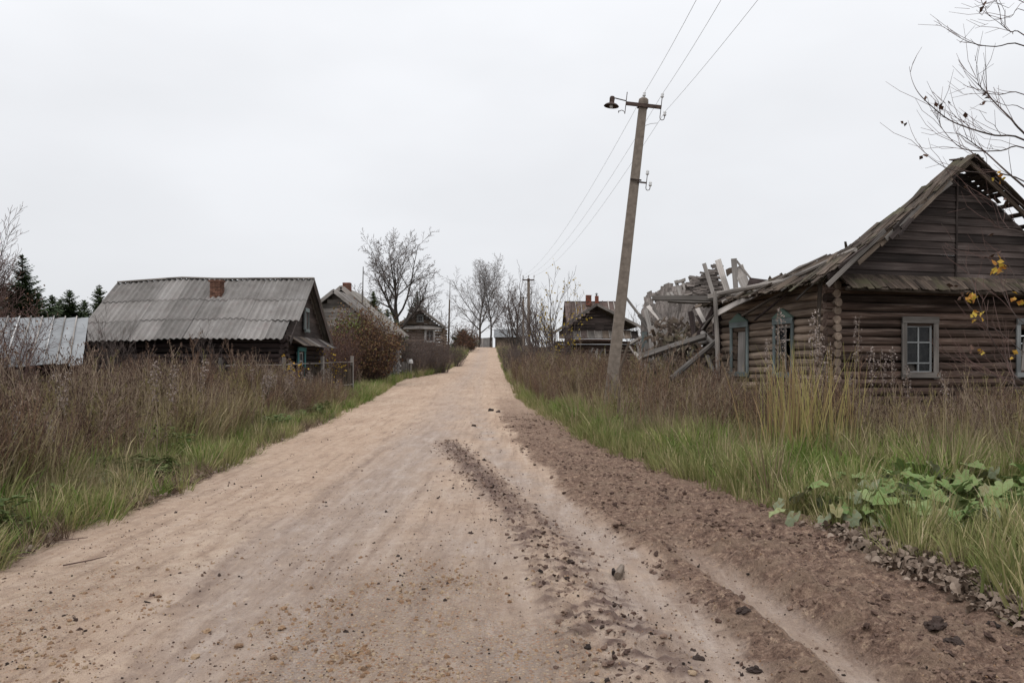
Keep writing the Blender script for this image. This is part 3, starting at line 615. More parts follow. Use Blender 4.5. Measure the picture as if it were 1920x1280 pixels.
# dark inside under the slab
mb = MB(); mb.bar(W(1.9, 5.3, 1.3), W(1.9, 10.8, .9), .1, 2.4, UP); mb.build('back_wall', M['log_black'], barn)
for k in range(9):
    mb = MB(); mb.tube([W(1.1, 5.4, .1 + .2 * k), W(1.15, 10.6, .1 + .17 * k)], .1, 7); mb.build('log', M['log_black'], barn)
for s in (
    ((1223, 559, 23.6), (1346, 560, 23.2), .15, .11, 'plank_grey', False, 'beam'),
    ((1252, 564, 23.9), (1345, 566, 23.5), .09, .07, 'plank_grey', False, 'beam'),
    ((1328, 556, 23.1), (1384, 547, 22.6), .10, .08, 'plank_grey', False, 'beam'),
    ((1205, 668, 25.0), (1324, 630, 23.6), .19, .10, 'plank_grey', False, 'beam'),
    ((1258, 710, 21.6), (1343, 638, 23.0), .15, 0, 'plank_grey', True, 'pole'),
    ((1295, 585, 25.4), (1303, 640, 24.9), .15, .12, 'log_black', False, 'post'),
    ((1310, 628, 24.6), (1342, 574, 24.0), .17, .10, 'log_black', False, 'beam'),
    ((1316, 617, 24.2), (1342, 587, 23.7), .05, .04, 'plank_grey'),
    ((1198, 590, 28.6), (1224, 626, 27.8), .12, .04, 'plank_grey'),
    ((1211, 580, 28.2), (1231, 660, 26.8), .16, .04, 'plank_pale'),
    ((1215, 574, 28.2), (1247, 610, 27.2), .13, .04, 'plank_pale'),
    ((1225, 577, 27.9), (1248, 609, 27.0), .10, .04, 'plank_grey'),
    ((1229, 604, 27.2), (1252, 650, 26.2), .11, .04, 'plank_grey'),
    ((1245, 616, 26.8), (1270, 672, 25.6), .12, .04, 'plank_grey'),
    ((1221, 612, 27.0), (1240, 692, 26.0), .22, .04, 'plank_pale'),
    ((1219, 622, 27.2), (1227, 692, 26.4), .12, .04, 'plank_pale'),
    ((1237, 640, 26.4), (1264, 684, 25.4), .11, .04, 'plank_grey'),
    ((1262, 618, 26.2), (1297, 636, 25.2), .12, .04, 'plank_pale'),
    ((1268, 616, 26.2), (1299, 632, 25.2), .07, .04, 'plank_grey'),
    ((1252, 600, 26.6), (1258, 640, 26.2), .08, .06, 'log_black', False, 'post'),
    ((1305, 572, 24.9), (1321, 604, 24.3), .12, .04, 'plank_pale'),
    ((1307, 592, 24.8), (1318, 612, 24.4), .10, .05, 'log_black'),
    ((1320, 494, 26.0), (1338, 553, 25.7), .13, .035, 'plank_pale'),
    ((1346, 487, 25.6), (1366, 551, 25.3), .17, .035, 'plank_pale'),
    ((1376, 485, 24.9), (1380, 548, 24.8), .15, .06, 'plank_pale'),
    ((1381, 489, 24.9), (1412, 528, 24.5), .06, .03, 'plank_grey'),
    ((1384, 500, 24.9), (1400, 540, 24.6), .30, .03, 'plank_pale'),
    ((1362, 512, 25.2), (1378, 505, 25.0), .20, .03, 'plank_brown'),
    ((1267, 526, 27.6), (1278, 560, 27.3), .12, .04, 'plank_pale'),
    ((1267, 529, 27.5), (1285, 524, 27.3), .11, .04, 'plank_grey'),
    ((1280, 528, 27.4), (1290, 558, 27.2), .09, .04, 'plank_pale'),
    ((1287, 534, 27.3), (1297, 552, 27.2), .07, .04, 'plank_grey'),
    ((1293, 518, 27.0), (1306, 556, 26.8), .12, .04, 'plank_pale'),
    ((1292, 519, 27.0), (1310, 522, 26.8), .09, .04, 'plank_grey'),
    ((1251, 549, 27.9), (1262, 566, 27.6), .09, .04, 'plank_pale'),
    ((1258, 548, 27.8), (1268, 564, 27.5), .08, .04, 'plank_pale'),
    ((1317, 624, 24.2), (1336, 642, 23.7), .16, 0, 'plank_pale', True, 'pole'),
    ((1326, 668, 23.4), (1344, 710, 22.6), .13, 0, 'plank_grey', True, 'pole'),
    ((1296, 648, 25.0), (1330, 640, 24.2), .13, 0, 'plank_grey', True, 'pole'),
    ((1283, 672, 24.6), (1302, 655, 24.6), .12, .04, 'plank_grey'),
    ((1306, 650, 25.0), (1312, 720, 24.0), .10, .05, 'log_black', False, 'post'),
    ((1280, 640, 25.6), (1278, 730, 24.6), .12, .06, 'log_black', False, 'post'),
    ((1180, 645, 28.6), (1222, 620, 28.2), .12, .06, 'plank_grey', False, 'beam'),
    ((1192, 636, 28.8), (1205, 676, 27.8), .08, .03, 'plank_grey'),
    ((1199, 638, 28.6), (1213, 680, 27.6), .06, .03, 'plank_pale'),
    ((1190, 660, 28.4), (1205, 678, 27.8), .10, .03, 'plank_pale'),
    ((1180, 648, 28.6), (1196, 672, 28.2), .06, .03, 'plank_pale'),
    ((1164, 545, 29.2), (1206, 600, 28.6), .08, .05, 'plank_grey'),
): stick(barn, *s)
mb = MB(); a = P(1208, 622, 28.0); b = Vector((a.x, a.y, Hf(a.x, a.y))); mb.bar(b, a, .16, .1, (0, -1, 0)); mb.build('post', M['blue_paint'], barn)
BL, BR_, TL_, TR_ = P(1196, 712, 27.4), P(1262, 716, 26.0), P(1206, 592, 28.9), P(1250, 588, 28.3)
for i in range(34):                                      # wall boards of the far end, leaning and splayed
    a = random.random(); p = BL.lerp(BR_, a); q = TL_.lerp(TR_, min(1, max(0, a + random.uniform(-.35, .25)))); q = p.lerp(q, random.uniform(.45, 1.05)); mb = MB(); mb.bar(p, q, random.uniform(.08, .2), .03, (-.3, -1, .2), roll=random.uniform(-.4, .4), bow=random.uniform(-.08, .08), wa=random.uniform(.1, .2)); mb.build('plank', M[random.choice(('plank_grey', 'plank_grey', 'plank_brown', 'shingle', 'plank_pale'))], barn)
sh = MB()
for i in range(420):                                     # shingles spilled down the heap
    px = random.uniform(1222, 1340); py = random.uniform(600, 700); d = 26.4 - (py - 600) * .022 + random.uniform(-.3, .3) - (px - 1222) * .008; p = P(px, py, d); e = Vector((random.uniform(-.25, .25), random.uniform(-.15, .15), random.uniform(-.22, .22))); sh.bar(p, p + e, random.uniform(.06, .12), .014, (-.3, -.8, .6), roll=random.uniform(-.6, .6))
o = sh.build('shingles', M['shingle_dark'], barn); o['kind'] = 'stuff'
for i in range(40):                                      # smaller rubble at the foot
    px = random.uniform(1215, 1345); d = random.uniform(23.5, 27.5); p = P(px, 0, d); p.z = Hf(p.x, p.y) + random.uniform(.1, 1.2); a = random.uniform(0, 6.28); L = random.uniform(.5, 1.5)
    mb = MB(); mb.bar(p, p + Vector((math.cos(a) * L, math.sin(a) * L * .4, random.uniform(-.7, .7))), random.uniform(.06, .14), .03, (0, -1, .3), roll=random.uniform(-.5, .5)); mb.build('plank', M[random.choice(('plank_grey', 'plank_brown', 'plank_pale', 'log_black'))], barn)
# thin prop pole standing against the house corner
g = P(1349, 0, 22.3); pp = thing('prop_pole', (g.x, g.y, Hf(g.x, g.y)), 'thin upright wooden pole propping the fallen beam beside the green windows', 'pole')
mb = MB(); mb.tube([Vector((g.x, g.y, Hf(g.x, g.y) - .1)), P(1345, 640, 22.4), P(1340, 547, 22.6)], [.062, .06, .05], 8, wob=.05); mb.build('shaft', M['plank_grey'], pp)
# ---------------------------------------------------------------- the grey-roofed house on the left
random.seed(21)
def slate_mat():
    t = NT('slate_sheet'); ob = t.tcoord('Object'); uv = t.tcoord('UV')
    n = t.noise(ob, .9, 6, .65); s = t.noise(t.mapv(uv, (1.2, 9, 1)), 1, 5, .65); sp_ = t.noise(ob, 14, 4, .7)
    c = t.ramp(n, [(0.3, (0.118, 0.108, 0.100)), (0.5, (0.185, 0.172, 0.162)), (0.7, (0.235, 0.222, 0.212))])
    c = t.mix(t.mr(s, .4, .7, 0, .55), c, (0.095, 0.085, 0.078)); c = t.mix(t.mr(sp_, .56, .75, 0, .6), c, (0.30, 0.285, 0.26))
    c = t.mix(t.mr(t.noise(ob, 2.3, 5, .6), .55, .72, 0, .4), c, (0.16, 0.125, 0.12))
    r = t.mr(t.rnd(), 0, 1, .78, 1.18); cc = t.new('ShaderNodeVectorMath', operation='SCALE'); t.l.new(c, cc.inputs[0]); t.l.new(r, cc.inputs[3])
    t.color(cc.outputs[0]); t.bump(sp_, .3, .01); return t.m
M['slate'] = slate_mat()
def sheet(parent, fn, s0, s1, t0, t1, mat, pitch=.19, amp=.028, lift=0.0, n_per=8, name='roof_sheet', thick=.012):
    """corrugated sheet between s0..s1 along the ridge and t0..t1 down the slope; fn(s, t, out)"""
    mb = MB(); n = max(2, int((s1 - s0) / pitch * n_per)); u0 = random.random() * 30
    ts = [t0, (t0 + t1) / 2, t1]; rows = []
    for k, tt in enumerate(ts):
        rows.append([fn(s0 + (s1 - s0) * i / n, tt, lift + .03 * (k / 2) + amp * math.cos(2 * math.pi * (s0 + (s1 - s0) * i / n) / pitch)) for i in range(n + 1)])
    for k in range(2):
        for i in range(n):
            a, b, c, d = rows[k][i], rows[k][i + 1], rows[k + 1][i + 1], rows[k + 1][i]
            mb.face([a, d, c, b], [(u0 + ts[k], s0 + i * .02), (u0 + ts[k + 1], s0 + i * .02), (u0 + ts[k + 1], s0 + i * .02 + .02), (u0 + ts[k], s0 + i * .02 + .02)])
    e = fn(0, 0, -thick) - fn(0, 0, 0)                   # visible lower edge
    for i in range(n): mb.face([rows[2][i], rows[2][i] + e, rows[2][i + 1] + e, rows[2][i + 1]])
    return mb.build(name, mat, parent, smooth=True)
def brick_stack(parent, c, w, d, h, mats, rows, per=2, cap=None):
    """chimney: a mortar core with every brick laid proud of it"""
    part = MB(); part.box(c + UP * h / 2, w - .03, d - .03, h); ch = part.build('chimney', M['mortar'], parent)
    hh = h / rows; bm = {}
    for r in range(rows):
        for (ax, L, off) in (('x', w, -d / 2), ('y', d, w / 2)):
            n = per; o_ = (r % 2) * .5
            for k in range(n + (r % 2)):
                a = max(0, (k - o_) / n); b = min(1, (k + 1 - o_) / n)
                if b - a < .05: continue
                mb = MB(); z = (r + .5) * hh; m_ = random.choice(mats)
                if ax == 'x': p = c + Vector((-w / 2 + L * a + .006, off, z)); q = c + Vector((-w / 2 + L * b - .006, off, z)); mb.bar(p, q, .05, hh * .86, UP)
                else: p = c + Vector((off, -d / 2 + L * a + .006, z)); q = c + Vector((off, -d / 2 + L * b - .006, z)); mb.bar(p, q, .05, hh * .86, UP)
                mb.build('brick', m_, ch)
    if cap: mb = MB(); mb.box(c + UP * (h + cap / 2), w + .1, d + .1, cap); mb.build('chimney_cap', random.choice(mats), ch)
    return ch

EZ, RZA = 2.42, 4.98; YE, YR, YB = 30.0, 33.5, 37.0; XA0, XA1 = -15.95, -8.02
hl = thing('slate_roof_house', (-12, 33.5, 0), 'low log house under a wide grey corrugated roof with brick chimney, behind the weeds', 'house')
slopeL = math.hypot(YR - YE, RZA - EZ); nrm = Vector((0, -(RZA - EZ), YR - YE)).normalized()
def roofA(s, t, o):                                     # t: 0 at ridge, 1 at the eave
    x = s; sag = float(np.interp(s, [XA0, -13.4, -11.8, -9, XA1], [-.16, .03, -.02, .0, .0])) * (1 - .6 * t) - .05 * math.sin((s + 16) * .9) * t
    sk = (.10 if s < -12 else 0.0) * 0
    return Vector((x + sk, YR + (YE - YR) * t, RZA + (EZ - RZA) * t + sag)) + nrm * o
cols = np.linspace(XA0, XA1, 9)
for r, (t0, t1) in enumerate(((0.0, .37), (.335, .70), (.665, 1.0))):
    for c in range(8):
        if r == 2 and c == 7: sheet(hl, roofA, cols[c] - .02, cols[c + 1] - .32, t0, t1 - .02, M['slate'], lift=.035 * (2 - r) * .5, amp=.032, pitch=.225)
        else: sheet(hl, roofA, cols[c] - .03, cols[c + 1] + .03, t0, t1 + random.uniform(-.008, .012), M['slate'], lift=.02 * (c % 2) + random.uniform(0, .012), amp=.032, pitch=.225)
def roofAb(s, t, o): p = roofA(s, t, 0); return Vector((p.x, 2 * YR - p.y, p.z)) + Vector((0, -nrm.y, nrm.z)) * o
for c in range(4): sheet(hl, roofAb, XA0 + 1.98 * c, XA0 + 1.98 * (c + 1) + .03, 0, 1, M['slate'], lift=.01 * (c % 2))
mb = MB()
for i in range(12):
    a = roofA(XA0 + (XA1 - XA0) * i / 12, 0, 0) + UP * .045; b = roofA(XA0 + (XA1 - XA0) * (i + 1) / 12, 0, 0) + UP * .045; mb.bar(a, b, .24, .05)
mb.build('ridge_cap', M['plank_grey'], hl)
brick_stack(hl, Vector((-11.62, 32.55, 4.05)), .42, .36, .72, [M['brick']], 12, 2, .08)
# walls
log_wall(hl, lambda s, z, j: Vector((s, 30.55 + j, z)), XA0 + .5, XA1 - .45, -.25, 14, .200, [], M['log_black'], sides=8)
log_wall(hl, lambda s, z, j: Vector((-8.45 + j, s, z)), 30.55, 36.45, -.35, 14, .205, [(31.95, 32.75, 1.0, 2.1)], M['log_black'], sides=8)
mb = MB(); mb.bar(Vector((-15.4, 36.4, 1.1)), Vector((-8.5, 36.4, 1.1)), .15, 2.8, UP); mb.build('back_wall', M['log_black'], hl)
mb = MB(); mb.bar(Vector((-15.3, 30.7, 1.1)), Vector((-15.3, 36.3, 1.1)), .15, 2.8, UP); mb.build('end_wall', M['log_black'], hl)
mb = MB(); mb.bar(Vector((-15.2, 33.5, 2.36)), Vector((-8.6, 33.5, 2.36)), 5.6, .06); mb.build('ceiling', M['dark_inside'], hl)
# gable towards the road: horizontal boards, attic window, small pent roof, window with teal casings
z = 2.45
while z < 4.75:
    h = .2; half = (RZA - .12 - (z + h)) / ((RZA - EZ) / (YR - YE))
    if half < .15: break
    mb = MB(); mb.bar(Vector((-8.38, YR - half - .12, z + h / 2)), Vector((-8.38, YR + half + .12, z + h / 2)), h * .97, .03, (1, 0, 0)); mb.build('gable_board', M['board_dark'], hl); z += h
for sg in (-1, 1):
    mb = MB(); mb.bar(Vector((-8.06, YR, RZA - .10)), Vector((-8.06, YR + sg * 3.5, EZ - .10)), .18, .03, (1, 0, 0)); mb.build('bargeboard', M['board_dark'], hl)
def gab(s, z, o): return Vector((-8.36 + o, s, z))
window(hl, gab, 32.95, 33.4, 2.92, 3.6, M['blue_paint'], M['grey_paint'], .09, (.5,))
window(hl, gab, 31.95, 32.75, 1.0, 2.02, M['teal_paint'], M['white_paint'], .22, (.35,))
for k in range(10):
    y = 30.7 + .58 * k; mb = MB(); mb.bar(Vector((-8.33, y + .29, 2.62)), Vector((-7.72, y + .29, 2.24 + random.uniform(-.02, .02))), .56, .02, (0, 0, 1)); mb.build('pent_board', M[random.choice(('plank_grey', 'board_dark', 'plank_brown'))], hl)

# metal roofed shed left of it
shed = thing('metal_roof_shed', (-17, 27, 0), 'low shed with a pale sheet metal roof of raised seams at the left edge', 'shed')
def metal_mat():
    t = NT('zinc_sheet'); ob = t.tcoord('Object'); n = t.noise(ob, 2.2, 6, .65); n2 = t.noise(ob, 18, 4, .6)
    c = t.ramp(n, [(0.3, (0.155, 0.160, 0.165)), (0.6, (0.215, 0.222, 0.228)), (0.8, (0.27, 0.277, 0.285))]); c = t.mix(t.mr(n2, .6, .8, 0, .35), c, (0.17, 0.14, 0.12))
    r = t.mr(t.rnd(), 0, 1, .86, 1.12); cc = t.new('ShaderNodeVectorMath', operation='SCALE'); t.l.new(c, cc.inputs[0]); t.l.new(r, cc.inputs[3]); t.color(cc.outputs[0])
    t.b.inputs['Roughness'].default_value = .7; t.b.inputs['Specular IOR Level'].default_value = .2; return t.m
M['zinc'] = metal_mat()
ST, SB = Vector((-14.35, 28.0, 3.12)), Vector((-13.0, 25.0, 1.60)); SU = Vector((-.995, -.08, 0)).normalized()
slp = SB - ST; sn = SU.cross(slp).normalized(); sn = sn if sn.z > 0 else -sn
widths = [.78] * 13
s = 0.0
for k in range(26):
    w_ = .37; dz = .0 if k < 14 else -.22
    mb = MB(); a = ST + SU * (s + w_ / 2) + UP * (dz + random.uniform(-.008, .008)); e = 1.0 + (.02 if k % 3 else .05) + (.06 if 3 < k < 6 else 0)
    mb.bar(a, a + slp * e, w_ * .985, .012, sn); mb.build('roof_sheet', M['zinc'], shed)
    mb = MB(); a2 = ST + SU * (s + w_) + UP * dz + sn * .03; mb.bar(a2 - slp * .015, a2 + slp * (e - .03), .03, .05, sn); mb.build('seam', M['white_paint'] if k % 3 == 2 else M['plank_pale'], shed)
    s += w_
mb = MB(); mb.bar(ST + SU * .2 - UP * 1.7 - Vector((0, -.3, 0)), ST + SU * 10 - UP * 1.7 - Vector((0, -.3, 0)), .1, 3.4, UP); mb.build('back_wall', M['log_black'], shed)
mb = MB(); q = SB - slp * .15 - UP * .1; mb.bar(q + SU * .3 - UP * .8, q + SU * 10 - UP * .8, .1, 1.5, UP); mb.build('front_wall', M['log_black'], shed)
mb = MB(); a = ST + SU * .3 - UP * 1.6; b = q + SU * .3 - UP * .75; mb.bar(a - UP * .3, b - UP * .3, .08, 1.5, UP); mb.build('end_wall', M['log_black'], shed)

# ---------------------------------------------------------------- second house on the left, gable behind the bush
def simple_roof(parent, xr, zr, xe, ze, y0, y1, n, mat, name='roof_sheet', thick=.04, sag=0.0, corr=False):
    """one slope from the ridge (xr, zr) to the eave (xe, ze), laid as n strips along y"""
    dy = (y1 - y0) / n
    for k in range(n):
        if corr:
            nn = Vector((-(ze - zr), 0, (xe - xr))); nn = nn.normalized() if nn.z > 0 else -nn.normalized()
            f = lambda s, t, o: Vector((xr + (xe - xr) * t, s, zr + (ze - zr) * t)) + nn * o
            sheet(parent, f, y0 + dy * k - .01, y0 + dy * (k + 1) + .02, 0, 1, mat, pitch=.19, amp=.025, lift=.012 * (k % 2), name=name); continue
        mb = MB(); yy = y0 + dy * (k + .5); j = random.uniform(0, .02)
        mb.bar(Vector((xr, yy, zr + j)), Vector((xe, yy, ze + j)), dy * .96, thick, (0, 0, 1), bow=-sag); mb.build(name, mat, parent)
def gable_wall(parent, yc, x0, x1, z0, zt, xr, zr, mat, name='gable_board', h=.2, under=.12, y_out=0.0):
    """boards filling the triangle above zt"""
    z = zt; sl = (zr - zt) / ((x1 - x0) / 2)
    while z < zr - under - .1:
        half = (zr - under - (z + h * .7)) / sl
        if half < .08: break
        mb = MB(); mb.bar(Vector((xr - half, yc + y_out, z + h / 2)), Vector((xr + half, yc + y_out, z + h / 2)), .03, h * .96, UP); mb.build(name, mat, parent); z += h
hb = thing('long_roof_house', (-12.4, 64, .4), 'weathered house with a long grey roof slope behind the big russet bush', 'house')
KB = 60 / 42; g0 = .25
def kb(v): return v * KB
def kz(z): return EYE + (z - EYE) * KB
M['roof_grey'] = plain('roof_grey', (0.15, 0.135, 0.12), (0.26, 0.24, 0.215), 2.2, .9, .3, .12)
xr_, xe_, xw_ = kb(-8.68), kb(-5.95), kb(-11.4); zr_, ze_ = kz(5.52), kz(3.10)
simple_roof(hb, xr_, zr_, xe_, ze_, 60.0, 68.3, 8, M['roof_grey'], corr=True)
simple_roof(hb, xr_, zr_, xw_, ze_, 60.0, 68.3, 8, M['roof_grey'], corr=True)
gable_wall(hb, 60.8, xw_ + .4, xe_ - .4, 0, ze_ - .1, xr_, zr_ - .05, M['board_dark'])
for sg in (-1, 1):
    mb = MB(); mb.bar(Vector((xr_, 59.96, zr_ - .1)), Vector((xr_ + sg * (xe_ - xr_), 59.96, ze_ - .12)), .05, .26, UP); mb.build('bargeboard', M['plank_grey'], hb)
log_wall(hb, lambda s, z, j: Vector((s, 60.9 + j, z)), xw_ + .5, xe_ - .6, g0, 15, .235, [], M['log_side'], sides=7, ext0=.1)
log_wall(hb, lambda s, z, j: Vector((xe_ - .6 + j, s, z)), 60.9, 67.6, g0 - .1, 15, .235, [], M['log_side'], sides=7)
log_wall(hb, lambda s, z, j: Vector((xw_ + .5 + j, s, z)), 60.9, 67.6, g0 - .1, 14, .235, [], M['log_black'], sides=5)
brick_stack(hb, Vector((xr_ + .1, 61.6, zr_ - .5)), .55, .55, .85, [M['brick_red'], M['brick']], 8, 2)
an = thing('annex_shed', (-11.7, 56, .3), 'small board-clad gabled shed of pale grey planks between the slate roof and the bush', 'shed')
xa_, za_, zb_ = kb(-8.2), kz(4.98), kz(2.95); hwd = 2.5 * KB
simple_roof(an, xa_, za_, xa_ + hwd, zb_, 54.3, 59.7, 10, M['plank_grey'], 'roof_board', .04)
simple_roof(an, xa_, za_, xa_ - hwd, zb_, 54.3, 59.7, 10, M['plank_grey'], 'roof_board', .04)
gable_wall(an, 54.95, xa_ - hwd + .3, xa_ + hwd - .3, 0, zb_ - .1, xa_, za_ - .06, M['plank_pale'], h=.3)
for k in range(12):
    zz = .3 + .29 * k
    if zz > zb_: break
    mb = MB(); mb.bar(Vector((xa_ - hwd + .4, 54.97, zz)), Vector((xa_ + hwd - .4, 54.97, zz)), .035, .28, UP); mb.build('wall_board', M['plank_pale'], an)
    mb = MB(); mb.bar(Vector((xa_ + hwd - .4, 55.0, zz)), Vector((xa_ + hwd - .4, 59.8, zz)), .035, .28, UP); mb.build('wall_board', M['plank_grey'], an)
for sg in (-1, 1):
    mb = MB(); mb.bar(Vector((xa_, 54.25, za_ - .1)), Vector((xa_ + sg * hwd * 1.02, 54.25, zb_ - .12)), .05, .22, UP); mb.build('bargeboard', M['plank_pale'], an)

# ---------------------------------------------------------------- third house on the left, far up the road
hc = thing('gabled_cottage', (-10.0, 88, 1.2), 'small dark log cottage with white window facing the road, beyond the bushes', 'house')
gc = Hf(-10, 88) - .2; kx = 88 / F
cx = (788 - 960) * kx; hw = 2.75; za = P(0, 578, 88).z; ze = P(0, 614, 88).z
simple_roof(hc, cx, za, cx + hw, ze, 87.4, 94, 7, M['plank_grey'], 'roof_board', .05)
simple_roof(hc, cx, za, cx - hw, ze, 87.4, 94, 7, M['plank_grey'], 'roof_board', .05)
gable_wall(hc, 88.0, cx - 2.5, cx + 2.5, 0, ze, cx, za - .05, M['plank_brown'])
for sg in (-1, 1):
    mb = MB(); mb.bar(Vector((cx, 87.35, za - .1)), Vector((cx + sg * hw, 87.35, ze - .1)), .05, .22, UP); mb.build('bargeboard', M['plank_grey'], hc)
mb = MB(); mb.bar(Vector((cx - 2.45, 87.75, ze + .02)), Vector((cx + 2.4, 87.75, ze + .02)), .75, .05, (0, -.6, 1)); mb.build('pent_roof', M['plank_pale'], hc)
wx = (806 - 960) * kx; wz0, wz1 = P(0, 640, 88).z, P(0, 619, 88).z
def fc(s, z, o): return Vector((s, 88.0 - o, z))
log_wall(hc, lambda s, z, j: Vector((s, 88.1 + j, z)), cx - 2.3, cx + 2.3, gc, 14, (ze - gc) / 14, [(wx - .4, wx + .4, wz0, wz1)], M['log_side'], sides=6)
log_wall(hc, lambda s, z, j: Vector((cx + 2.3 + j, s, z)), 88.1, 93.6, gc, 14, (ze - gc) / 14, [], M['log_side'], sides=6)
window(hc, fc, wx - .4, wx + .4, wz0, wz1, M['white_paint'], M['white_paint'], .16, (.45,))
window(hc, fc, cx - .25, cx + .25, ze + .65, ze + 1.2, M['grey_paint'], M['grey_paint'], .12, (.5,))

# ---------------------------------------------------------------- houses on the right, beyond the concrete post
random.seed(31)
hd = thing('dark_gabled_house', (5.9, 58, .5), 'low dark board house with grey pent roof, right of the road beyond the post', 'house')
gd = Hf(5.9, 58) - .2; kx = 58 / F; cx = (1117 - 960) * kx; za = P(0, 570, 58).z; ze = P(0, 624, 58).z; hw = 3.05
simple_roof(hd, cx, za, cx - hw, ze, 57.2, 64, 14, M['plank_brown'], 'roof_board', .035)
simple_roof(hd, cx, za, cx + hw, ze + .45, 57.2, 64, 14, M['plank_brown'], 'roof_board', .035)
gable_wall(hd, 58.0, cx - 2.85, cx + 2.85, 0, ze, cx, za - .05, M['board_dark'])
for sg in (-1, 1):
    mb = MB(); mb.bar(Vector((cx, 57.15, za - .08)), Vector((cx + sg * hw, 57.15, ze - .08 + (.45 if sg > 0 else 0))), .05, .17, UP); mb.build('bargeboard', M['plank_grey'], hd)
for k in range(11):
    x = cx - 2.35 + k * .5; mb = MB(); mb.bar(Vector((x, 57.95, ze + .12)), Vector((x - .04, 57.0, ze - .42)), .48, .03, (0, -.4, 1)); mb.build('pent_board', M[random.choice(('plank_brown', 'board_dark', 'plank_grey'))], hd)
    mb = MB(); mb.bar(Vector((x + .25, 57.9, ze + .16)), Vector((x + .21, 56.97, ze - .37)), .05, .04, (0, -.4, 1)); mb.build('batten', M['plank_grey'], hd)
log_wall(hd, lambda s, z, j: Vector((s, 58.15 + j, z)), cx - 2.6, cx + 2.7, gd, 13, .22, [], M['log_dark'], sides=6)
log_wall(hd, lambda s, z, j: Vector((cx - 2.6 + j, s, z)), 58.15, 63.6, gd, 13, .22, [], M['log_black'], sides=6)
mb = MB(); mb.bar(Vector((cx - .05, 57.96, 4.15)), Vector((cx + .55, 57.96, 4.15)), .05, .45, UP); mb.build('hatch', M['board_dark'], hd)
for i in range(9):
    p = P(random.uniform(1090, 1150), random.uniform(645, 672), 55.8); a = random.uniform(-.5, .5); mb = MB(); mb.bar(p, p + Vector((math.sin(a), 0, -math.cos(a))) * random.uniform(.6, 1.4), .1, .03, (0, -1, 0)); mb.build('plank', M['plank_pale'] if i % 3 == 0 else M['plank_grey'], hd)

he = thing('rusty_roof_house', (7.5, 72, .8), 'house with a rusty brown seamed roof and two red chimneys behind the dark one', 'house')
def rust_mat():
    t = NT('rusty_sheet'); ob = t.tcoord('Object'); n = t.noise(ob, 1.6, 6, .65)
    c = t.ramp(n, [(0.3, (0.062, 0.040, 0.034)), (0.55, (0.105, 0.078, 0.068)), (0.75, (0.16, 0.13, 0.118))]); r = t.mr(t.rnd(), 0, 1, .75, 1.25)
    cc = t.new('ShaderNodeVectorMath', operation='SCALE'); t.l.new(c, cc.inputs[0]); t.l.new(r, cc.inputs[3]); t.color(cc.outputs[0]); return t.m
M['rust'] = rust_mat()
x0, x1 = (1058 - 960) * 72 / F, (1160 - 960) * 72 / F; zr = P(0, 565, 72).z; zb = zr - 2.6; n = 10
for k in range(n):
    x = x0 + (x1 - x0) * (k + .5) / n; w_ = (x1 - x0) / n
    mb = MB(); mb.bar(Vector((x, 72, zr)), Vector((x - .0, 68.6, zb)), w_ * .97, .03, (0, -.6, 1)); mb.build('roof_sheet', M['rust'], he)
    if random.random() < .75: mb = MB(); mb.bar(Vector((x + w_ / 2, 71.95, zr + .05)), Vector((x + w_ / 2, 68.6, zb + .05)), .07, .05, (0, -.6, 1)); mb.build('seam', M['plank_pale'] if random.random() < .6 else M['rust'], he)
mb = MB(); mb.bar(Vector((x0, 74, zr - 1.3)), Vector((x1, 74, zr - 1.3)), 5.0, .05, (0, .6, 1)); mb.build('rear_roof', M['rust'], he)
for k in range(14):
    mb = MB(); mb.tube([Vector((x0 + .3, 69.2, zb - .2 - .22 * k)), Vector((x1 - .3, 69.2, zb - .2 - .22 * k))], .115, 6); mb.build('log', M['log_dark'], he)
    mb = MB(); mb.tube([Vector((x0 + .3, 69.2, zb - .3 - .22 * k)), Vector((x0 + .3, 74.8, zb - .3 - .22 * k))], .115, 6); mb.build('log', M['log_dark'], he)
z = zb - .1
while z < zr - .2:
    hlf = (zr - z - .2) / 2.6 * 3.4; mb = MB(); mb.bar(Vector((x0 + .25, 72 - hlf, z)), Vector((x0 + .25, 72 + hlf, z)), .03, .21, UP); mb.build('gable_board', M['board_dark'], he); z += .22
brick_stack(he, Vector(((1103 - 960) * 71.5 / F, 71.5, zr - .45)), .46, .46, .95, [M['brick_red'], M['brick']], 9, 2)
ch = brick_stack(he, Vector(((1118.5 - 960) * 71.7 / F, 71.7, zr - .3)), .30, .30, .75, [M['brick_red']], 7, 2)
mb = MB(); q = Vector(((1118.5 - 960) * 71.7 / F, 71.7, zr + .45)); mb.lathe(q, UP, [(0, .07), (.16, .07), (.17, .17), (.28, .01)], 8); mb.build('flue_cap', M['zinc'], ch)

# ---------------------------------------------------------------- far up the road: shed and fence on the crest
random.seed(41)
hf = thing('crest_shed', (-1.6, 168, 5), 'small far shed with dark grey roof on the crest right of the road', 'shed')
zc = P(0, 636, 165).z; xa, xb = (926 - 960) * 165 / F, (985 - 960) * 165 / F
mb = MB(); mb.bar(Vector((xa + .3, 165, zc - .7)), Vector((xb, 165, zc - .7)), .1, 2.4, UP); mb.build('wall', M['plank_brown'], hf)
mb = MB(); mb.bar(Vector((xa + .3, 165, zc - .7)), Vector((xa + .3, 169, zc - .7)), .1, 2.4, UP); mb.build('end_wall', M['board_dark'], hf)
mb = MB(); mb.bar(Vector(((xa + xb) / 2, 164.6, zc + .4)), Vector(((xa + xb) / 2 + .001, 167, zc + 2.1)), xb - xa, .08, UP); mb.build('roof', plain('tar_roof', (0.11, 0.115, 0.12), (0.16, 0.165, 0.17), 1), hf)
